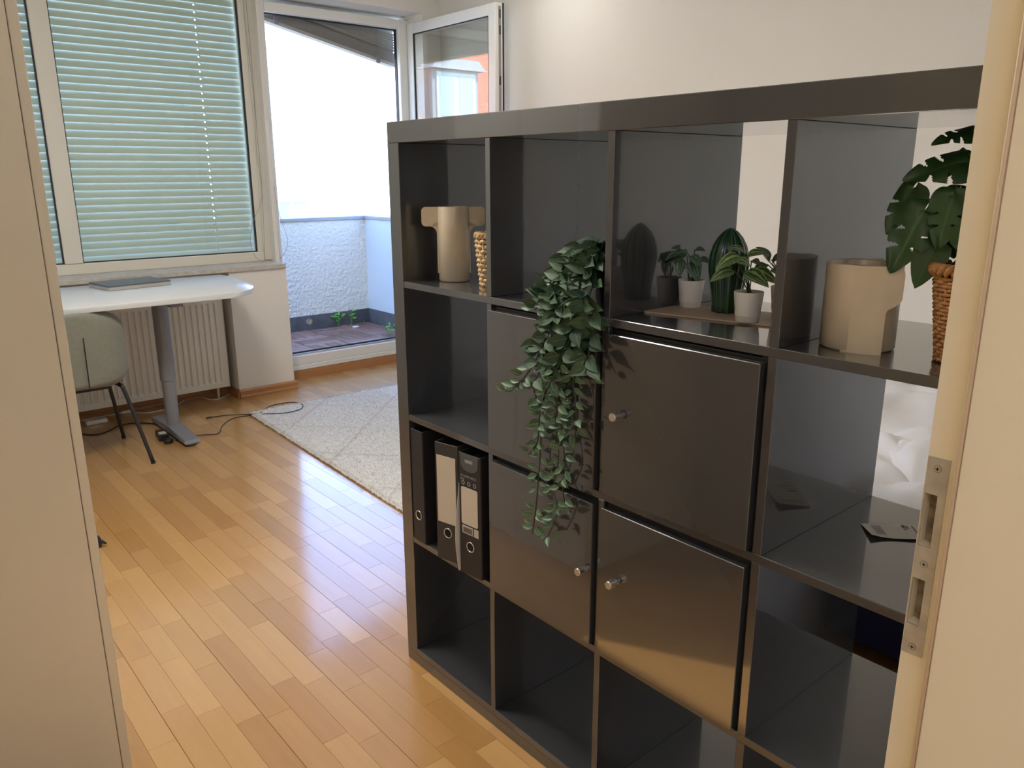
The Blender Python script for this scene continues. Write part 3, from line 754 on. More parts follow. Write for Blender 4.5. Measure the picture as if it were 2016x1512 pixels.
# ------------------------------------------------------------------ rug
rug = thing('rug', (1.25, 1.62, 0), 'pale fluffy rug with faint diamond lines on floor', 'rug', rz=math.radians(-2.4))
RW, RL = 1.36, 1.98
rb = bmesh.new(); bx(rb, -RW / 2, RW / 2, -RL / 2, RL / 2, .0005, .008); obj('backing', rb, mat('rug_backing', (.28, .19, .11), .95), rug, local=True)
rugm = bpy.data.materials.new('rug_pile'); rugm.use_nodes = True; nt = rugm.node_tree; b = nt.nodes['Principled BSDF']; b.inputs['Roughness'].default_value = 1; b.inputs['Specular IOR Level'].default_value = .1
tc = nt.nodes.new('ShaderNodeTexCoord'); mp = nt.nodes.new('ShaderNodeMapping'); mp.inputs['Rotation'].default_value = (0, 0, PI / 4); mp.inputs['Scale'].default_value = (2.6, 2.6, 1)
nt.links.new(tc.outputs['Object'], mp.inputs[0])
nz = nt.nodes.new('ShaderNodeTexNoise'); nz.inputs['Scale'].default_value = 9; nt.links.new(tc.outputs['Object'], nz.inputs[0])
mxv = nt.nodes.new('ShaderNodeMix'); mxv.data_type = 'VECTOR'; mxv.inputs[0].default_value = .05; nt.links.new(mp.outputs[0], mxv.inputs[4]); nt.links.new(nz.outputs['Color'], mxv.inputs[5])
bk = nt.nodes.new('ShaderNodeTexBrick'); bk.offset = 0; bk.inputs['Scale'].default_value = 1.0; bk.inputs['Brick Width'].default_value = 1; bk.inputs['Row Height'].default_value = 1; bk.inputs['Mortar Size'].default_value = .022; bk.inputs['Mortar Smooth'].default_value = .6
bk.inputs['Color1'].default_value = (.74, .74, .73, 1); bk.inputs['Color2'].default_value = (.74, .74, .73, 1); bk.inputs['Mortar'].default_value = (.64, .61, .59, 1)
nt.links.new(mxv.outputs[1], bk.inputs[0])
nz2 = nt.nodes.new('ShaderNodeTexNoise'); nz2.inputs['Scale'].default_value = 70; nz2.inputs['Detail'].default_value = 6; nt.links.new(tc.outputs['Object'], nz2.inputs[0])
rr = nt.nodes.new('ShaderNodeMapRange'); rr.inputs[1].default_value = .3; rr.inputs[2].default_value = .7; rr.inputs[3].default_value = .8; rr.inputs[4].default_value = 1.05; nt.links.new(nz2.outputs['Fac'], rr.inputs[0])
mu = nt.nodes.new('ShaderNodeMix'); mu.data_type = 'RGBA'; mu.blend_type = 'MULTIPLY'; mu.inputs[0].default_value = 1; nt.links.new(bk.outputs[0], mu.inputs[6]); nt.links.new(rr.outputs[0], mu.inputs[7])
nt.links.new(mu.outputs[2], b.inputs[0])
bm = bmesh.new(); nx, ny = 150, 220
gr = []
for j in range(ny + 1):
    row = []
    for i in range(nx + 1):
        x_ = -RW / 2 + RW * i / nx; y_ = -RL / 2 + RL * j / ny
        e = min(i, nx - i, j, ny - j)
        z = .021 + .005 * noise.noise((x_ * 40, y_ * 60, 0)) + .003 * noise.noise((x_ * 110, y_ * 90, 3))
        if e == 0: z = .006
        elif e == 1: z = .015
        if e == 0: x_ += .006 * noise.noise((x_ * 60, y_ * 60, 5)); y_ += .006 * noise.noise((x_ * 60, y_ * 60, 9))
        row.append(bm.verts.new((x_, y_, z)))
    gr.append(row)
for a, b_ in zip(gr, gr[1:]):
    for i in range(nx): f = bm.faces.new((a[i], a[i + 1], b_[i + 1], b_[i])); f.smooth = True
o = obj('pile', bm, rugm, rug, local=True)
vv = []; ff = []
rnd = random.Random(3)
for k in range(45000):
    x_ = rnd.uniform(-RW / 2, .15); y_ = rnd.uniform(-RL / 2 + .05, RL / 2)
    a = rnd.uniform(0, 6.3); l = rnd.uniform(.004, .011); h = rnd.uniform(.004, .010); w = .0013
    dx, dy = math.cos(a), math.sin(a); n0 = len(vv)
    vv += [(x_ - dy * w, y_ + dx * w, .018), (x_ + dy * w, y_ - dx * w, .018), (x_ + dx * l, y_ + dy * l, .020 + h)]
    ff.append((n0, n0 + 1, n0 + 2))
me = bpy.data.meshes.new('pile_tufts'); me.from_pydata(vv, [], ff); o = link('pile_tufts', me, rugm, rug, local=True); o['kind'] = 'stuff'

# ------------------------------------------------------------------ wardrobe at the left
wd = thing('wardrobe', (-1.06, .38, 0), 'tall plain white wardrobe filling the left edge of the view', 'wardrobe')
wm = mat('wardrobe_white', (.86, .84, .78), .4)
boxes('side_panel', [(XL + .03, -.7765, 0.0, .018, 0, 2.36)], wm, wd)
boxes('side_panel', [(XL + .03, -.7765, .732, .75, 0, 2.36)], wm, wd)
boxes('carcass', [(XL + .03, -.78, .018, .732, 0.06, .08), (XL + .03, -.78, .018, .732, 2.34, 2.358), (XL + .03, XL + .036, .018, .732, .06, 2.35), (-.80, -.782, .018, .732, 0, .06)], wm, wd)
for (ya, yb) in ((.0015, .3735), (.3765, .7485)):
    dd = box('door', -.7745, -.7560, ya, yb, .003, 2.358, wm, wd, bev=.0015)
    bm = bmesh.new(); yk = .355 if ya < .1 else .395; tube(bm, [(-.756, yk, .95), (-.735, yk, .95), (-.735, yk, 1.1), (-.756, yk, 1.1)], .005, 8); obj('handle', bm, steel, dd, smooth=True)

# ------------------------------------------------------------------ shelf unit
Tt = .0495; CC = .335; TT = .016; HH = 2 * Tt + 4 * CC + 3 * TT; DEP = .39
def spos(i, side):
    if i == 0: return 0 if side == 'l' else Tt
    if i == 4: x_ = Tt + 4 * CC + 3 * TT; return x_ if side == 'l' else x_ + Tt
    x_ = Tt + i * CC + (i - 1) * TT
    return x_ if side == 'l' else x_ + TT
su = thing('shelf_unit', (.195, -HH / 2, 0), 'dark grey high-gloss four by four cube shelf unit used as divider', 'shelf')
box('top_panel', 0, DEP, -HH, 0, HH - Tt, HH, cab, su, bev=.0012)
box('bottom_panel', 0, DEP, -HH, 0, 0, Tt, cab, su, bev=.0012)
box('side_panel', 0, DEP, -Tt, 0, Tt, HH - Tt, cab, su, bev=.001)
box('side_panel', 0, DEP, -HH, -HH + Tt, Tt, HH - Tt, cab, su, bev=.001)
for i in (1, 2, 3):
    box('shelf', .001, DEP, -HH + Tt, -Tt, HH - spos(i, 'r'), HH - spos(i, 'l'), cab, su, bev=.0008)
for i in (1, 2, 3):
    for r in range(4):
        box('divider', .001, DEP, -spos(i, 'r'), -spos(i, 'l'), HH - spos(r + 1, 'l'), HH - spos(r, 'r'), cab, su, bev=.0008)
doorm = mat('door_grey_gloss', (.038, .040, .041), .25, coat=1.0, bump=.010, bscale=9)
knob_at = {(1, 1): None, (2, 1): (-.796, .926), (1, 2): (-.714, .575), (2, 2): (-.799, .581)}
for (c, r), kn in knob_at.items():
    y0, y1 = -spos(c + 1, 'l') + .006, -spos(c, 'r') - .002
    z0, z1 = HH - spos(r + 1, 'l') + .003, HH - spos(r, 'r') - .011
    dn = box('door', -.010, .008, y0, y1, z0, z1, doorm, su, bev=.0012)
    boxes('door_box', [(.010, .37, y0 - .003, y0 + .009, z0 - .001, z1 + .008), (.010, .37, y1 - .010, y1 - .001, z0 - .001, z1 + .008), (.36, .37, y0 + .009, y1 - .01, z0, z1 + .006), (.010, .36, y0 + .009, y1 - .01, z1 - .004, z1 + .006)], mat('door_box_dark', (.018, .018, .018), .5), su)
    if kn is None: continue
    bm = bmesh.new(); lathe(bm, [(.0055, 0), (.0055, .009), (.0085, .010), (.0085, .022), (.0075, .024)], 20, (0, 0, 0), True, True)
    bm.transform(Matrix.Translation((-.010, kn[0], kn[1])) @ Matrix.Rotation(-PI / 2, 4, 'Y')); obj('knob', bm, steel, dn, smooth=False)
Z1 = HH - spos(1, 'l'); Z2 = HH - spos(2, 'l'); Z3 = HH - spos(3, 'l')

# ------------------------------------------------------------------ lever arch files
fm = mat('file_black', (.012, .012, .013), .5); fin = mat('file_inside', (.02, .02, .02), .7)
lab_m = mat('label_paper', (.52, .47, .38), .8); fnavy = mat('file_navy', (.014, .014, .018), .5); fbrown = mat('file_charcoal', (.03, .027, .024), .5)
def lever_file(x, y, w, rz, m, label, kind):
    t = thing('lever_arch_file', (x, y, Z3 + .0005), label, 'binder', rz=rz)
    # local: spine faces -X, width along -Y, from y=0 (left) to -w
    h = .318; dep = .285; th = .0025
    bm = bmesh.new(); bx(bm, 0, .003, -w, 0, 0, h, .001); obj('spine', bm, m, t, local=True)
    for yy in (-th, -w):
        bm = bmesh.new(); bx(bm, .003, dep, yy, yy + th, 0, h, .0005); obj('cover', bm, m, t, local=True)
    bm = bmesh.new(); bx(bm, .02, dep - .01, -w + .006, -.006, .01, h - (.02 if kind else .09)); obj('paper_block', bm, mat('paper_block_dark', (.03, .03, .028), .9) if kind else fin, t, local=True)
    # finger ring
    bm = bmesh.new(); zc = .078
    N = 28; R0, r0 = .0125, .0014
    for i in range(N):
        pass
    rings = []
    for i in range(N):
        a = 2 * PI * i / N
        rings.append([bm.verts.new((-.0006 + r0 * math.sin(b_), -w / 2 + (R0 + r0 * math.cos(b_)) * math.cos(a), zc + (R0 + r0 * math.cos(b_)) * math.sin(a))) for b_ in [2 * PI * k / 6 for k in range(6)]])
    for i in range(N):
        for k in range(6): bm.faces.new((rings[i][k], rings[(i + 1) % N][k], rings[(i + 1) % N][(k + 1) % 6], rings[i][(k + 1) % 6]))
    ring = obj('finger_ring', bm, steel, t, smooth=True, local=True)
    bm = bmesh.new(); v = [bm.verts.new((-.0004, -w / 2 + .0118 * math.cos(2 * PI * k / 24), zc + .0118 * math.sin(2 * PI * k / 24))) for k in range(24)]; bm.faces.new(v); obj('finger_hole', bm, mat('hole_black', (.003, .003, .003), .9), ring, local=True)
    for zc2 in (.11, .19):
        bm = bmesh.new(); bx(bm, .04, .05, -w - .004, -w, zc2, zc2 + .012, .001); obj('rivet_clip', bm, mat('clip_steel', (.2, .2, .2), .35, .9), t, local=True)
    return t, h, w
f1, _, _ = lever_file(-.004, -.062, .053, 0, fnavy, 'plain black lever arch file with no label, leftmost in shelf', 1)
f2, h2, w2 = lever_file(-.018, -.192, .076, .22, fbrown, 'charcoal lever arch file with a long cream spine label', 1)
bm = bmesh.new(); bx(bm, -.0008, .0002, -w2 + .008, -.006, .105, .285); obj('spine_label', bm, lab_m, f2, local=True)
f3, h3, w3 = lever_file(-.018, -.292, .075, .10, fm, 'black lever arch file with printed label next to shelf door', 1)
bm = bmesh.new(); prism(bm, rrect(-w3 + .010, -.008, .135, .232, .005), 0, -.0008, .0002); obj('spine_label', bm, lab_m, f3, local=True)
bm = bmesh.new(); prism(bm, [(-.006, .316)] + [(-w3 / 2 + .030 * math.cos(a), .292 - .018 * math.sin(a)) for a in [i * PI / 10 for i in range(11)]] + [(-w3 + .006, .316)], 0, -.0008, .0002); obj('brand_patch', bm, mat('patch_grey', (.07, .075, .08), .4), f3, local=True)
bm = bmesh.new(); prism(bm, rrect(-w3 / 2 - .012, -w3 / 2 + .014, .296, .304, .002), 0, -.0012, -.0006); obj('patch_mark', bm, mat('patch_light', (.25, .27, .28), .4), f3, local=True)
lt_m = mat('print_white', (.40, .40, .40), .6)
def ftext(s, size, y, z, m=lt_m):
    mt = frame_mtx((-.0012, y, z), (0, -1, 0), (0, 0, 1)); 
    o = text_mesh(s, size, mt, m, None); o.parent = f3
ftext('A4 LEVER ARCH', .0078, -.007, .2585); ftext('FILE', .0078, -.007, .2500)
for k in range(3):
    bm = bmesh.new(); yc = -.016 - .020 * k; lathe(bm, [(.0035, 0), (.0055, 0)], 16, (0, 0, 0), False, False); bm.transform(Matrix.Translation((-.001, yc, .2435)) @ Matrix.Rotation(-PI / 2, 4, 'Y')); obj('icon', bm, lt_m, f3, local=True)
bm = bmesh.new(); bx(bm, -.0008, .0002, -.047, -.010, .110, .131); bl_ = obj('barcode_label', bm, mat('print_pale', (.42, .40, .36), .6), f3, local=True)
bm = bmesh.new()
for k in range(14): bx(bm, -.0012, -.0007, -.044 + k * .0022, -.044 + k * .0022 + .001, .113, .127)
obj('barcode', bm, mat('print_dark', (.06, .05, .04), .7), bl_, local=True)
bm = bmesh.new(); bx(bm, -.0008, .0002, -.067, -.051, .110, .131); obj('code_label', bm, MATS['print_pale'], f3, local=True)
# sheet of paper beside the third file
bm = bmesh.new(); gr = []
for j in range(9):
    z = Z3 + .03 + .235 * j / 8
    gr.append([bm.verts.new((-.021 + .035 * i - .006 * math.sin(j * .55) * (i == 0), -.2885 + .004 * math.sin(j * .4) * (1 - i), z)) for i in range(3)])
for a, b_ in zip(gr, gr[1:]):
    for i in range(2): bm.faces.new((a[i], a[i + 1], b_[i + 1], b_[i]))
r = bmesh.ops.extrude_face_region(bm, geom=bm.faces[:])
for v in r['geom']:
    if isinstance(v, bmesh.types.BMVert): v.co.y += .0012
bmesh.ops.translate(bm, verts=bm.verts[:], vec=(0, 0, -.0285))
tag(obj('paper_sheet', bm, mat('paper_grey', (.55, .54, .50), .8)), 'white paper sheet squeezed between the labelled lever arch files', 'paper')

# ------------------------------------------------------------------ vases
cer = mat('taupe_ceramic', (.62, .54, .42), .32, coat=.25, var=.05, vscale=25)
def hollow(bm, r, h, c, n=48, th=.005):
    lathe(bm, [(r - .004, 0), (r, .003), (r, h - .002), (r - .001, h), (r - th + .001, h), (r - th, h - .002), (r - th, .008), (.001, .008)], n, c, True, False)
v1 = thing('vase', (.107, -.122, Z1), 'tall taupe ceramic vase with two flat side wings at the rim', 'vase', rz=math.radians(-37))
bm = bmesh.new(); hollow(bm, .0385, .184, (0, 0, 0)); obj('body', bm, cer, v1, smooth=True, local=True)
o = v1.children[0]
def wing(x0, x1, z0, z1, y, th, r):
    bm = bmesh.new(); prism(bm, rrect(x0, x1, z0, z1, r, 6), 1, y - th / 2, y + th / 2)
    bmesh.ops.bevel(bm, geom=[e for e in bm.edges if abs(e.verts[0].co.y - e.verts[1].co.y) < 1e-6], offset=.002, segments=2, affect='EDGES')
    return bm
obj('wing', wing(-.079, -.028, .136, .183, 0, .008, (.004, .010, .010, .002)), cer, v1, local=True)
obj('wing', wing(.028, .079, .136, .183, 0, .008, (.010, .004, .002, .010)), cer, v1, local=True)
for s in (-1, 1):
    # fillet below the wing and the slim edge running down
    bm = bmesh.new(); pts = [(s * .034, .02)] + [(s * .0415, .02), (s * .0415, .118)] + [(s * (.0415 + .018 * (1 - math.cos(a))), .118 + .018 * math.sin(a)) for a in [i * PI / 2 / 6 for i in range(1, 7)]] + [(s * .034, .150)]
    prism(bm, pts, 1, -.004, .004); obj('wing_web', bm, cer, v1, local=True)
# second vase, seen along its wings
va = math.atan2(CAM.y + 1.175, CAM.x - .105)
v2 = thing('vase', (.108, -1.172, Z1), 'wide taupe ceramic vase with a folded wing facing the camera', 'vase', rz=va)
h = .130; R_ = .0545
bm = bmesh.new(); hollow(bm, R_, h, (0, 0, 0), 64, .006); obj('body', bm, cer, v2, smooth=True, local=True)
# local +X faces the camera, +Y is photo-right
def tail_wing(sign, th0, name='wing'):
    bm = bmesh.new(); n = 14; 
    a0 = math.radians(th0)
    def sect(L):
        # starts tangent to cylinder at angle a0 - 50deg and leaves outward past a0
        pts = []
        for k in range(n + 1):
            t = k / n; a = a0 + sign * math.radians(-52 + 52 * t); rr = R_ - .0010 + .0120 * max(0, t) ** 1.6
            pts.append(Vector((rr * math.cos(a), rr * math.sin(a))))
        d = (pts[-1] - pts[-2]).normalized()
        return pts, d
    pts, d = sect(0)
    zs = [0.0, .004] + [.004 + (h - .004) * i / 22 for i in range(1, 23)]
    outer = []; inner = []
    for z in zs:
        f = (z - .066) / .018
        e = .004 + (.020 * (0 if f < 0 else (1 if f > 1 else math.sin(f * PI / 2))))
        if z > h - .010: e -= .006 * ((z - h + .010) / .010) ** 2
        ro = pts + [pts[-1] + d * e * .5, pts[-1] + d * e]
        no = [p - Vector((p.x, p.y)).normalized() * .0065 if i <= n else p - (pts[-1]).normalized() * .0065 for i, p in enumerate(ro)]
        no[0] = ro[0] - ro[0].normalized() * .003
        outer.append([bm.verts.new((p.x, p.y, z)) for p in ro]); inner.append([bm.verts.new((p.x, p.y, z)) for p in no])
    m_ = len(outer[0])
    for j in range(len(zs) - 1):
        for i in range(m_ - 1):
            bm.faces.new((outer[j][i], outer[j][i + 1], outer[j + 1][i + 1], outer[j + 1][i])); bm.faces.new((inner[j][i], inner[j][i + 1], inner[j + 1][i + 1], inner[j + 1][i]))
        bm.faces.new((outer[j][-1], inner[j][-1], inner[j + 1][-1], outer[j + 1][-1])); bm.faces.new((outer[j][0], inner[j][0], inner[j + 1][0], outer[j + 1][0]))
    for j in (0, -1):
        for i in range(m_ - 1): bm.faces.new((outer[j][i], outer[j][i + 1], inner[j][i + 1], inner[j][i]))
    bm.normal_update()
    o = obj(name, bm, cer, v2, smooth=True, local=True)
    md = o.modifiers.new('es', 'EDGE_SPLIT'); md.split_angle = .7
tail_wing(1, 28); tail_wing(-1, 172)

# ------------------------------------------------------------------ baskets
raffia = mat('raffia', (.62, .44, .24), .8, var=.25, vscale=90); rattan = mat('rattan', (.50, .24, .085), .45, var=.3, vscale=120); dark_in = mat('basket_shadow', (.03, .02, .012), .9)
def woven(bm, c, r0, r1, h, rows, n, amp, sr, seg=72, z_start=.004):
    for k in range(rows):
        t = k / (rows - 1); R0 = r0 + (r1 - r0) * t; z = z_start + (h - z_start) * t
        rings = []
        for i in range(seg):
            a = 2 * PI * i / seg; rr = R0 + amp * math.sin(n * a / 1.0 + (k % 2) * PI); zz = z + .0006 * math.sin(3 * a + k)
            rings.append([bm.verts.new((c[0] + (rr + sr * math.cos(b_)) * math.cos(a), c[1] + (rr + sr * math.cos(b_)) * math.sin(a), c[2] + zz + sr * 1.25 * math.sin(b_))) for b_ in [2 * PI * q / 6 for q in range(6)]])
        for i in range(seg):
            for q in range(6): bm.faces.new((rings[i][q], rings[(i + 1) % seg][q], rings[(i + 1) % seg][(q + 1) % 6], rings[i][(q + 1) % 6]))
def braid(bm, c, R0, z, amp, sr, n, seg=96):
    for ph in (0, PI):
        rings = []
        for i in range(seg):
            a = 2 * PI * i / seg; rr = R0 + amp * math.cos(n * a + ph); zz = z + amp * math.sin(n * a + ph)
            rings.append([bm.verts.new((c[0] + (rr + sr * math.cos(b_)) * math.cos(a), c[1] + (rr + sr * math.cos(b_)) * math.sin(a), c[2] + zz + sr * math.sin(b_))) for b_ in [2 * PI * q / 6 for q in range(6)]])
        for i in range(seg):
            for q in range(6): bm.faces.new((rings[i][q], rings[(i + 1) % seg][q], rings[(i + 1) % seg][(q + 1) % 6], rings[i][(q + 1) % 6]))
def stakes(bm, c, r0, r1, h, n, sr):
    for i in range(n):
        a = 2 * PI * (i + .5) / n
        tube(bm, [(c[0] + r0 * math.cos(a), c[1] + r0 * math.sin(a), c[2]), (c[0] + r1 * math.cos(a), c[1] + r1 * math.sin(a), c[2] + h)], sr, 5)
bc = (.128, -.262, Z1)
t = thing('basket', bc, 'pale raffia basket tucked beside the tall vase', 'basket')
bm = bmesh.new(); woven(bm, bc, .034, .046, .118, 11, 11, .0035, .0042); stakes(bm, bc, .034, .046, .12, 22, .0028); obj('weave', bm, raffia, t, smooth=True)
bm = bmesh.new(); braid(bm, bc, .034, .004, .002, .003, 14); obj('foot_braid', bm, raffia, t, smooth=True); bm = bmesh.new(); braid(bm, bc, .046, .122, .003, .0042, 16); obj('rim', bm, raffia, t, smooth=True)
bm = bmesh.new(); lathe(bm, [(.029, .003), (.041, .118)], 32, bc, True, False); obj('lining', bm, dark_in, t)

# monstera in a rattan pot
mc = Vector((.113, -1.319, Z1))
t_m = thing('potted_monstera', mc, 'green monstera plant in brown rattan pot beside door frame', 'potted plant')
bm = bmesh.new(); woven(bm, mc, .029, .044, .120, 22, 13, .0016, .0022, 78); stakes(bm, mc, .0285, .0435, .12, 26, .0016); pot = obj('rattan_pot', bm, rattan, t_m, smooth=True)
bm = bmesh.new(); braid(bm, mc, .030, .004, .0015, .0022, 12); obj('foot_braid', bm, rattan, pot, smooth=True); bm = bmesh.new(); braid(bm, mc, .0455, .131, .0042, .0062, 14); obj('rim', bm, mat('rattan_rim', (.42, .21, .075), .45, var=.3, vscale=150), pot, smooth=True)
bm = bmesh.new(); lathe(bm, [(.027, .003), (.042, .120), (.002, .121)], 32, mc, True, False); obj('soil', bm, dark_in, t_m)
mon_m = leaf_mat('monstera_leaf', (.018, .060, .016), (.030, .085, .024), (.045, .11, .035), rough=.4)
def monstera_me(L, Wd, seed, curl=.25):
    """heart-shaped leaf with a few deep side slits"""
    rn_ = random.Random(seed); bm = bmesh.new(); uvl = bm.loops.layers.uv.new('UVMap')
    nt_, nu = 44, 9
    cuts = {s_: [(q + rn_.uniform(-.03, .03), rn_.uniform(.28, .5)) for q in (.45, .68)] for s_ in (-1, 1)}
    def pt(s_, t):
        w = Wd * .5 * (math.sin(PI * t ** .52) ** .62 if 0 < t < 1 else 0) * (1 - .12 * t)
        x_ = s_ * w; y_ = L * t - L * .16 * abs(s_) ** 1.5 * (1 - t) + L * .02
        return Vector((x_, y_, .20 * abs(x_) - curl * L * t * t * .5 - 2.2 * x_ * x_ / Wd * .35 + .003 * math.sin(7 * t + 3 * s_)))
    V = [[bm.verts.new(pt(k / nu, i / nt_)) for k in range(-nu, nu + 1)] for i in range(nt_ + 1)]
    for i in range(nt_):
        for k in range(2 * nu):
            sm_ = (k + .5) / nu - 1; tm = (i + .5) / nt_; sg = 1 if sm_ > 0 else -1
            gone = False
            for (tc_, dp) in cuts[sg]:
                d0 = tm - (tc_ + .0 - .16 * (1 - abs(sm_)))
                if abs(sm_) > dp and abs(d0) < .013 + .05 * (abs(sm_) - dp): gone = True
            if gone: continue
            f = bm.faces.new((V[i][k], V[i][k + 1], V[i + 1][k + 1], V[i + 1][k])); f.smooth = True
            for l, w_ in zip(f.loops, ((k, i), (k + 1, i), (k + 1, i + 1), (k, i + 1))): l[uvl].uv = (w_[0] / (2 * nu), w_[1] / nt_)
    bmesh.ops.delete(bm, geom=[v for v in bm.verts if not v.link_faces], context='VERTS')
    me = bpy.data.meshes.new('monstera_leaf'); bm.to_mesh(me); bm.free(); me.materials.append(mon_m)
    return me
def plain_heart(L, Wd):
    me = leaf_me('heart', L, Wd, .25, .35, 9, lambda t: math.sin(PI * t ** .55) ** .7 if t < 1 else 0, 3); me.materials.append(mon_m); return me
mon = [monstera_me(.10, .078, s) for s in range(3)]; hearts = plain_heart(.075, .05)
camdir = (CAM - mc).normalized()
def mleaf(bpx, tpx, me, db=0, dt=0, tilt=(0, 0, 0), L0=.10):
    b_ = pix_range(*bpx, mc) - camdir * db; tp = pix_range(*tpx, mc) - camdir * dt
    nrm = camdir + Vector(tilt) + Vector((0, 0, .35))
    o = put_leaf(me, b_, tp, nrm, t_m, scale=(tp - b_).length / L0)
    return b_
stem_m = mat('monstera_stem', (.06, .10, .025), .5)
def mstem(b_, k=.0):
    bm = bmesh.new(); m0 = mc + Vector((0, 0, .12)); mid = m0.lerp(b_, .55) + Vector((0, 0, .02)); tube(bm, smooth_path([m0, mid, b_], 5), .0022, 6, taper=.0016); obj('stem', bm, stem_m, t_m, smooth=True)
for a_ in [((1918, 250), (1836, 276), mon[0], .02, .0, (0, 0, .8)), ((1905, 318), (1782, 350), mon[1], 0, -.02, (0, 0, .3)), ((1898, 300), (1850, 345), mon[2], .01, .02, (0, 0, .6)),
           ((1878, 385), (1845, 492), mon[2], -.01, -.03, (0, 0, .1)), ((1822, 412), (1752, 535), mon[0], 0, -.02, (-.2, 0, 0)), ((1797, 362), (1738, 452), mon[1], .03, .02, (-.9, .6, 0)),
           ((1850, 470), (1800, 566), hearts, .0, -.02, (0, 0, 0)), ((1868, 420), (1880, 505), mon[1], .02, -.0, (.3, 0, 0)), ((1930, 390), (1990, 440), mon[0], .0, .0, (0, 0, 0)),
           ((1920, 330), (2000, 330), mon[2], .03, .06, (0, 0, .3)), ((1900, 450), (1950, 530), mon[1], -.02, -.03, (0, 0, 0)), ((1890, 360), (1870, 430), mon[0], .05, .06, (0, 0, .3)),
           ((1830, 470), (1812, 535), hearts, .03, .03, (0, 0, 0))]:
    L0 = .075 if a_[2] is hearts else .10
    mstem(mleaf(*a_, L0=L0))

# ------------------------------------------------------------------ tray, cactus and small potted plants
tray = thing('tray', (.19, -.88, Z1), 'light wooden tray with rounded corners under cactus and plants', 'tray', rz=math.radians(-77.5))
bm = bmesh.new(); prism(bm, rrect(-.148, .148, -.066, .066, .014), 2, .0005, .0035); obj('board', bm, wood_mat('tray_wood', (.50, .37, .25), (.60, .46, .33), .5, 0, False, (3, 3, 3)), tray, local=True)
bm = bmesh.new(); prism(bm, rrect(-.148, .148, -.066, .066, .014), 2, 0, .0005); obj('edge', bm, mat('tray_edge', (.06, .045, .03), .8), tray, local=True)
ZT1 = Z1 + .0035
cc = Vector((.208, -.862, ZT1))
cact = thing('cactus_figurine', cc, 'glossy dark green ribbed ceramic cactus on wooden tray', 'ornament')
def ribs(a, z): return .85 + .17 * abs(math.cos(4 * a + .25)) ** .6
bm = bmesh.new(); pr = [(.0255, 0), (.0260, .012), (.0275, .03), (.031, .05), (.0350, .075), (.0365, .09), (.0350, .108), (.0300, .126), (.0225, .140), (.0140, .150), (.006, .156), (.0015, .158)]
lathe(bm, pr, 96, cc, True, True, ribs); obj('body', bm, mat('cactus_glaze', (.016, .065, .030), .25, coat=.6), cact, smooth=True)
bm = bmesh.new()
for k in range(8):
    a = k * PI / 4 - .0625
    tube(bm, [(cc.x + r * 1.018 * math.cos(a), cc.y + r * 1.018 * math.sin(a), cc.z + z) for r, z in pr], .0011, 5)
obj('rib_edge', bm, mat('cactus_rib', (.07, .16, .08), .3), cact, smooth=True)
pot_w = mat('pot_white', (.86, .82, .72), .45); soil = mat('soil', (.035, .022, .013), .95, bump=.6, bscale=300)
pep1 = leaf_mat('peperomia_dark', (.05, .12, .045), (.06, .14, .055), (.22, .30, .22), stripes=26, rough=.35)
pep2 = leaf_mat('peperomia_light', (.05, .13, .025), (.07, .16, .03), (.36, .44, .22), stripes=24, rough=.4)
def small_pot(loc, label, m, leaves, seed, h=.054, r0=.0205, r1=.0262):
    t = thing('potted_plant', loc, label, 'potted plant')
    bm = bmesh.new(); lathe(bm, [(r0 - .001, 0), (r0, .001), (r1, h - .001), (r1 - .0005, h), (r1 - .002, h), (r0 + .002, .012)], 32, loc, True, False); obj('pot', bm, pot_w, t, smooth=True)
    bm = bmesh.new(); lathe(bm, [(r1 - .0025, h - .006), (r1 * .5, h - .004), (.001, h - .003)], 24, loc, False, False); obj('soil', bm, soil, t, smooth=True)
    rn = random.Random(seed); stem_ = mat('pep_stem', (.05, .085, .03), .5)
    top = Vector(loc) + Vector((0, 0, h - .004))
    lm = leaf_me('pl', .042, .034, .3, .45, 8, lambda q: math.sin(PI * q ** .62) ** .75 if 0 < q < 1 else 0, 3); lm.materials.append(m)
    for (bpx, tpx, d, sc) in leaves:
        b_ = pix_range(*bpx, loc) - camdir * d; tp = pix_range(*tpx, loc) - camdir * (d - .012)
        put_leaf(lm, b_, tp, Vector((camdir.x * .5, camdir.y * .5, 1.0)), t, scale=sc * (tp - b_).length / .042)
        bm = bmesh.new(); s0 = top + Vector((rn.uniform(-.006, .006), rn.uniform(-.006, .006), 0)); tube(bm, smooth_path([s0, s0.lerp(b_, .5) + Vector((0, 0, .006)), b_], 4), .0011, 5); obj('stem', bm, stem_, t)
small_pot(Vector((.207, -.779, ZT1)), 'small plant with dark silver-striped leaves in white pot, left of cactus', pep1,
          [((1352, 500), (1303, 512), 0, 1.15), ((1350, 498), (1330, 488), .02, 1.2), ((1362, 490), (1380, 489), .02, 1.3), ((1345, 512), (1342, 540), -.01, 1.2), ((1362, 505), (1385, 520), -.01, 1.2), ((1358, 515), (1380, 548), 0, 1.1), ((1340, 500), (1322, 508), -.015, 1.2), ((1370, 508), (1392, 512), .02, 1.2)], 1)
small_pot(Vector((.150, -.948, ZT1)), 'small plant with yellow-green veined leaves in white pot, right of cactus', pep2,
          [((1462, 508), (1420, 522), -.01, 1.15), ((1465, 498), (1450, 488), .01, 1.6), ((1470, 505), (1500, 496), 0, 1.3), ((1455, 515), (1478, 520), -.02, 1.3), ((1448, 535), (1412, 545), -.01, 1.2), ((1470, 540), (1506, 552), -.02, 1.5), ((1478, 535), (1520, 545), .01, 1.3), ((1475, 510), (1490, 515), .02, 1.3)], 2)
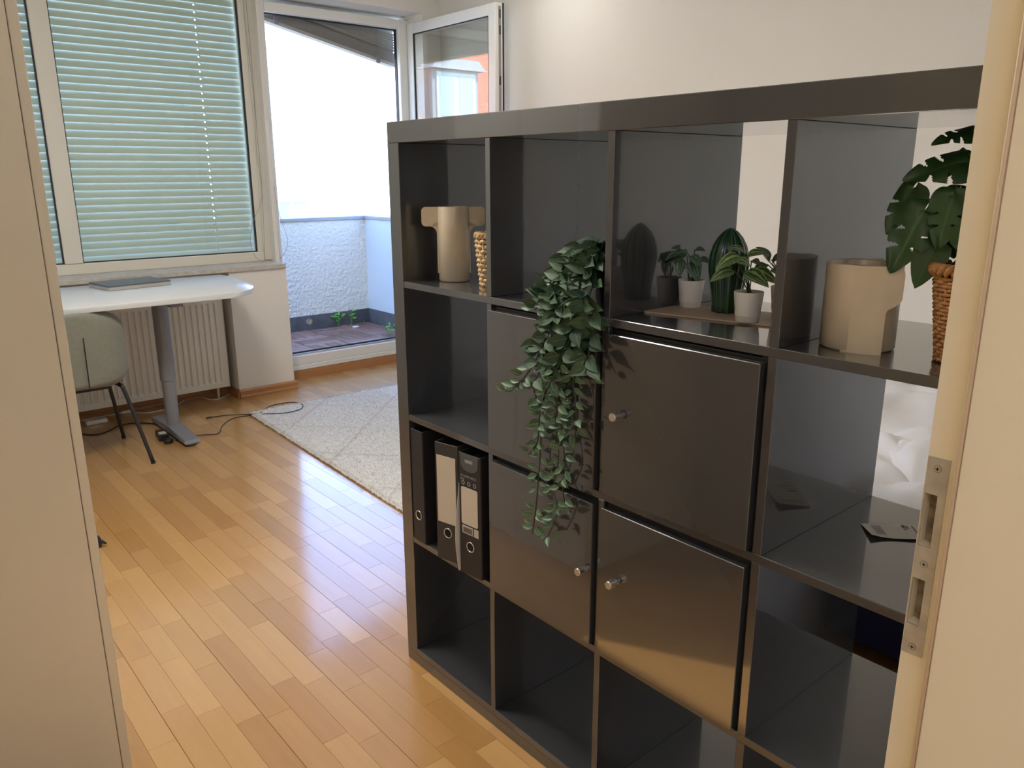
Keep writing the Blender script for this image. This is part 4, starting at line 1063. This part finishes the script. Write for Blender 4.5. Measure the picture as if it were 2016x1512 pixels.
small_pot(Vector((.258, -.955, ZT1)), 'small plant in white pot at back of tray, half hidden by divider', pep1,
          [((1515, 515), (1502, 487), 0, 1.1), ((1510, 520), (1488, 535), 0, 1.2), ((1520, 520), (1540, 500), 0, 1.3), ((1522, 530), (1545, 540), -.01, 1.3), ((1515, 510), (1530, 500), .02, 1.3)], 3)

# ------------------------------------------------------------------ succulent
sc = Vector((.075, -.535, Z1))
t = thing('potted_succulent', sc, 'green rosette succulent in white pot behind hanging vines', 'potted plant')
bm = bmesh.new(); lathe(bm, [(.021, 0), (.022, .001), (.027, .054), (.0255, .055), (.023, .02)], 32, sc, True, False); obj('pot', bm, pot_w, t, smooth=True)
bm = bmesh.new(); lathe(bm, [(.0245, .048), (.001, .05)], 24, sc, False, False); obj('soil', bm, soil, t)
suc_m = leaf_mat('succulent_leaf', (.09, .13, .035), (.14, .18, .05), (.16, .2, .07), rough=.5)
sl = leaf_me('sl', .034, .018, .5, -.5, 6, lambda q: (.55 + .9 * q) * (1 - q ** 3) if q < 1 else 0); sl.materials.append(suc_m)
for ring in range(4):
    for k in range(9 - ring):
        a = 2 * PI * k / (9 - ring) + ring * .4; el = .15 + ring * .38
        b_ = sc + Vector((0, 0, .052 + .004 * ring)); d = Vector((math.cos(a) * math.cos(el), math.sin(a) * math.cos(el), math.sin(el)))
        put_leaf(sl, b_, b_ + d, Vector((-math.cos(a) * math.sin(el), -math.sin(a) * math.sin(el), math.cos(el))), t, scale=1 - .14 * ring)

# ------------------------------------------------------------------ trailing ivy
ip = Vector((.072, -.690, Z1))
ivy = thing('trailing_plant', ip, 'trailing green artificial vine in black pot hanging over shelf doors', 'potted plant')
bm = bmesh.new(); lathe(bm, [(.026, 0), (.027, .001), (.036, .075), (.034, .076), (.030, .02)], 32, ip, True, False); obj('pot', bm, mat('pot_black', (.010, .011, .016), .4), ivy, smooth=True)
bm = bmesh.new(); lathe(bm, [(.033, .066), (.001, .07)], 24, ip, False, False); obj('soil', bm, soil, ivy)
ivm = leaf_mat('vine_leaf', (.010, .042, .018), (.036, .085, .036), (.07, .125, .06), rough=.6)
ivs = leaf_mat('vine_leaf_small', (.020, .065, .026), (.05, .11, .05), (.11, .18, .10), stripes=20, rough=.5)
vbig = leaf_me('vl', .044, .026, .30, .35, 7); vbig.materials.append(ivm)
vbig2 = leaf_me('vl', .038, .024, .45, -.1, 7); vbig2.materials.append(ivm)
vsm = leaf_me('vs', .029, .0145, .35, .25, 6); vsm.materials.append(ivs)
vstem = mat('vine_stem', (.02, .032, .014), .6)
rn = random.Random(11)
XV = -.030
def vine(pxs, x_off, big, spacing, start3d=None, sz=1.0):
    pts = [Vector(p) for p in (start3d or [])] + [pix_plane(u, v, 0, x_off + .006 * math.sin(i * 1.7)) for i, (u, v) in enumerate(pxs)]
    path = smooth_path(pts, 6)
    bm = bmesh.new(); tube(bm, path, .0014, 5); obj('stem', bm, vstem, ivy)
    acc = 0; side = 1
    tot = sum((b_ - a).length for a, b_ in zip(path, path[1:])); run = 0
    for a, b_ in zip(path, path[1:]):
        seg = (b_ - a).length; acc += seg; run += seg
        while acc > spacing:
            acc -= spacing
            for sgn in (1, -1):
                if rn.random() < .12: continue
                d = (b_ - a).normalized()
                lat = Vector((rn.uniform(-.55, .12), sgn * rn.uniform(.5, 1.0), rn.uniform(-.2, .45)))
                dirv = (d * rn.uniform(.1, .6) + lat).normalized()
                pet = a + dirv * rn.uniform(.002, .010); pet.x = min(pet.x, -.016 - rn.random() * .012) if a.z < Z1 else pet.x
                tip = pet + dirv
                if a.z < Z1 + .01 and dirv.x > 0: dirv.x *= -.6; tip = pet + dirv
                nrm = Vector((-1, rn.uniform(-.5, .5), rn.uniform(-.2, .9)))
                me = (rn.choice((vbig, vbig, vbig2)) if big and run / tot < big else vsm)
                put_leaf(me, pet, tip, nrm, ivy, scale=sz * rn.uniform(.75, 1.15))
s0 = ip + Vector((0, 0, .075))
def st(dy, dz=.045): return [s0, s0 + Vector((-.03, dy * .5, dz)), Vector((-.012, ip.y + dy, Z1 + .035))]
vine([(1105, 600), (1092, 660), (1085, 700), (1072, 780), (1066, 850), (1062, 920), (1055, 1000), (1048, 1050)], XV, .52, .018, st(.06))
vine([(1100, 590), (1082, 640), (1052, 715), (1012, 765), (996, 770)], XV, .78, .020, st(.09))
vine([(1145, 610), (1138, 680), (1128, 740), (1134, 800), (1132, 840), (1112, 850)], XV, .62, .017, st(.01))
vine([(1165, 600), (1168, 650), (1158, 700), (1168, 745)], XV - .005, 1.0, .020, st(-.02))
vine([(1120, 600), (1112, 680), (1100, 760), (1094, 830), (1100, 900), (1090, 960), (1097, 1010), (1078, 1058)], XV - .004, .42, .017, st(.035))
vine([(1125, 620), (1120, 740), (1108, 840), (1112, 920), (1108, 965), (1118, 1008)], XV, .35, .018, st(.025))
vine([(1090, 580), (1065, 600), (1052, 610)], XV, 1.0, .016, st(.10, .03))
vine([(1150, 590), (1135, 640), (1110, 690), (1090, 740), (1065, 800), (1058, 870), (1040, 895)], XV - .012, .6, .020, st(.0))
vine([(1100, 620), (1070, 680), (1062, 730), (1050, 760), (1062, 800)], XV - .010, .9, .019, st(.07))
# crown over the pot
for k in range(34):
    a = rn.uniform(0, 6.28); r = rn.uniform(.01, .055); z = rn.uniform(.075, .135)
    b_ = ip + Vector((-.012 + r * math.cos(a) * .8, .02 + r * math.sin(a), z)); d = Vector((math.cos(a) - .3, math.sin(a), rn.uniform(-.2, .7)))
    if b_.y - .03 < -.735: continue
    put_leaf(rn.choice((vbig, vbig2)), b_, b_ + d, Vector((-.4, rn.uniform(-.3, .3), 1)), ivy, scale=rn.uniform(.7, .95))
for k in range(7):
    a = rn.uniform(0, 6.28); bm = bmesh.new(); e = s0 + Vector((-.02 + .04 * math.cos(a), .015 + .035 * math.sin(a), .045)); tube(bm, smooth_path([s0, s0.lerp(e, .5) + Vector((0, 0, .012)), e], 4), .0012, 5); obj('stem', bm, vstem, ivy)

# ------------------------------------------------------------------ paper tag in the second row
q = [pix_plane(u, v, 2, Z2 + .001) for u, v in ((1694, 1031), (1715, 1060))]
tg = thing('product_tag', (.29, -1.20, Z2), 'white printed paper tag lying on dark shelf', 'tag')
o0 = q[0]; yv = (q[1] - q[0]); wv = yv.length; yv.normalize(); xv = Vector((-yv.y, yv.x, 0))
if xv.x < 0: xv = -xv
Lt = .135
bm = bmesh.new(); gr = []
def tagp(s, w, lift=0): 
    e = max(0, .35 - s) / .35
    return o0 + xv * (Lt * s) + yv * (wv * w) + Vector((0, 0, .0006 + .007 * e * e * w + .0035 * (1 - abs(2 * s - 1)) * .6 + lift))
for i in range(11):
    gr.append([bm.verts.new(tagp(i / 10, w)) for w in (0, .5, 1)])
for a, b_ in zip(gr, gr[1:]):
    for k in range(2): bm.faces.new((a[k], a[k + 1], b_[k + 1], b_[k]))
r = bmesh.ops.extrude_face_region(bm, geom=bm.faces[:])
for v in r['geom']:
    if isinstance(v, bmesh.types.BMVert): v.co.z -= .0004
obj('card', bm, mat('tag_paper', (.82, .80, .74), .7), tg)
ink = mat('tag_ink', (.10, .09, .08), .8)
def tag_text(s_, size, s, w, nm='lettering'):
    p = tagp(s, w, .0008); mt = frame_mtx(p, yv, xv)
    if mt.to_3x3().col[2].z < 0: mt = frame_mtx(p, yv, -xv)
    text_mesh(s_, size, mt, ink, tg, nm)
tag_text('VÄGS', .014, .70, .04); 
bm = bmesh.new()
for (s0_, s1_, w0_, w1_) in ((.62, .635, .10, .60), (.49, .53, .10, .30), (.49, .53, .36, .42), (.545, .565, .12, .34), (.66, .672, .70, .95), (.80, .81, .72, .9)):
    pa, pb, pd, pe = tagp(s0_, w0_, .0008), tagp(s0_, w1_, .0008), tagp(s1_, w1_, .0008), tagp(s1_, w0_, .0008)
    bm.faces.new([bm.verts.new(p) for p in (pa, pb, pd, pe)])
obj('small_print', bm, ink, tg)
bm = bmesh.new()
for k in range(12):
    w = .18 + .055 * k; p0 = tagp(.10, w, .0007); p1 = tagp(.22, w, .0007); d = yv * .0011
    bm.faces.new([bm.verts.new(p) for p in (p0, p0 + d, p1 + d, p1)])
obj('barcode', bm, ink, tg)

# ------------------------------------------------------------------ bed behind the shelf
bed = thing('bed', (1.66, -.45, 0), 'bed with navy base seen through shelf openings', 'bed')
box('base', .98, 2.33, -1.46, .58, .05, .28, mat('navy_fabric', (.008, .011, .06), .9), bed, bev=.01, seg=2)
for (a, b_) in ((1.05, -1.38), (2.25, -1.38), (1.05, .5), (2.25, .5)):
    bm = bmesh.new(); lathe(bm, [(.02, 0), (.022, .055)], 14, (a, b_, 0), True, True); obj('leg', bm, black_pl, bed)
box('mattress', .99, 2.33, -1.45, .57, .28, .375, mat('mattress_grey', (.20, .21, .24), .9), bed, bev=.02, seg=3)
bm = bmesh.new(); nx, ny = 100, 120; gr = []
def wr(x_, y_):
    p = Vector((x_ * 1.6, y_ * 2.1, 0)); q_ = noise.noise(p * 1.3) * .6
    r1 = abs(noise.noise(Vector((x_ * 2.2 + y_ * 3.0 + q_ * 1.5, (y_ - x_) * .8, 2)))); r2 = abs(noise.noise(Vector((x_ * 5 - y_ * 3.5 + q_ * 2, x_ + y_, 7))))
    return .020 * abs(math.sin((x_ * 1.1 + y_ * 1.5) * 6 + 5 * noise.noise(Vector((x_ * 1.7, y_ * 1.7, 4))))) ** .6 + .050 * (1 - r1 * 2.4) + .024 * (1 - 2 * r2) + .012 * noise.noise(Vector((x_ * 7, y_ * 7, 1)))
for j in range(ny + 1):
    row = []
    for i in range(nx + 1):
        x_ = 1.07 + 1.27 * i / nx; y_ = -1.43 + 1.95 * j / ny
        edge = .06 * noise.noise((y_ * 3, 0, 0))
        d = max(0, 1.19 + edge - x_)
        z = .398 + wr(x_, y_) * min(1, .25 + i / 8) - min(.028, d * .35)
        if x_ > 2.24: z += (x_ - 2.24) * .12
        row.append(bm.verts.new((x_ + edge * (1 - i / nx) * .6, y_, max(z, .380))))
    gr.append(row)
for a, b_ in zip(gr, gr[1:]):
    for i in range(nx): f = bm.faces.new((a[i], a[i + 1], b_[i + 1], b_[i])); f.smooth = True
linen = mat('white_linen', (.80, .79, .80), .9, bump=.06, bscale=300)
dv = tag(obj('duvet', bm, linen), 'rumpled white duvet on bed behind shelf unit', 'duvet')
md = dv.modifiers.new('s', 'SOLIDIFY'); md.thickness = .012; md.offset = 1
# bunched corner of a white pillow near the bed edge
pc = pix_plane(1790, 990, 2, .405); p2 = pix_plane(1850, 905, 2, .44)
bm = bmesh.new(); n_ = 40; rows = []
dirv = (p2 - pc); dirv.z = 0; dirv.normalize(); lat = Vector((-dirv.y, dirv.x, 0))
for i in range(n_ + 1):
    t = i / n_; w = .010 + .115 * min(1, t * 1.5) ** .8; hgt = .012 + .075 * min(1, t * 2.2) ** .7
    ring = []
    for k in range(28):
        a = 2 * PI * k / 28; crease = 1 + .10 * math.sin(5 * a + 2.5 * math.sin(3 * t)) * min(1, t * 3) + .07 * noise.noise((t * 6, math.cos(a) * 2, math.sin(a) * 2))
        p = pc + dirv * (.36 * t) + lat * (w * math.cos(a) * crease) + Vector((0, 0, .01 + hgt * (.85 + math.sin(a)) * crease * .62))
        ring.append(bm.verts.new(p))
    rows.append(ring)
for a_, b_ in zip(rows, rows[1:]):
    for k in range(28): bm.faces.new((a_[k], a_[(k + 1) % 28], b_[(k + 1) % 28], b_[k]))
bm.faces.new(rows[0][::-1]); bm.faces.new(rows[-1])
tag(obj('pillow', bm, linen, smooth=True), 'white bunched pillow corner at near edge of bed', 'pillow')

# ------------------------------------------------------------------ groups of like things
GROUPS = {'lever_arch_file': 'lever arch files in the shelf', 'vase': 'taupe winged vases', 'potted_plant': 'small white-potted plants on the tray',
          'weed': 'weeds on the balcony', 'dry_leaf': 'dry leaves on the balcony', 'white_cord': 'white cords below the radiator',
          'venetian_blind': 'venetian blinds outside the windows', 'added_lamp': 'added round fill lamps'}
for o in C.objects:
    k = o.name.split('.')[0]
    if o.parent is None and k in GROUPS: o['group'] = GROUPS[k]
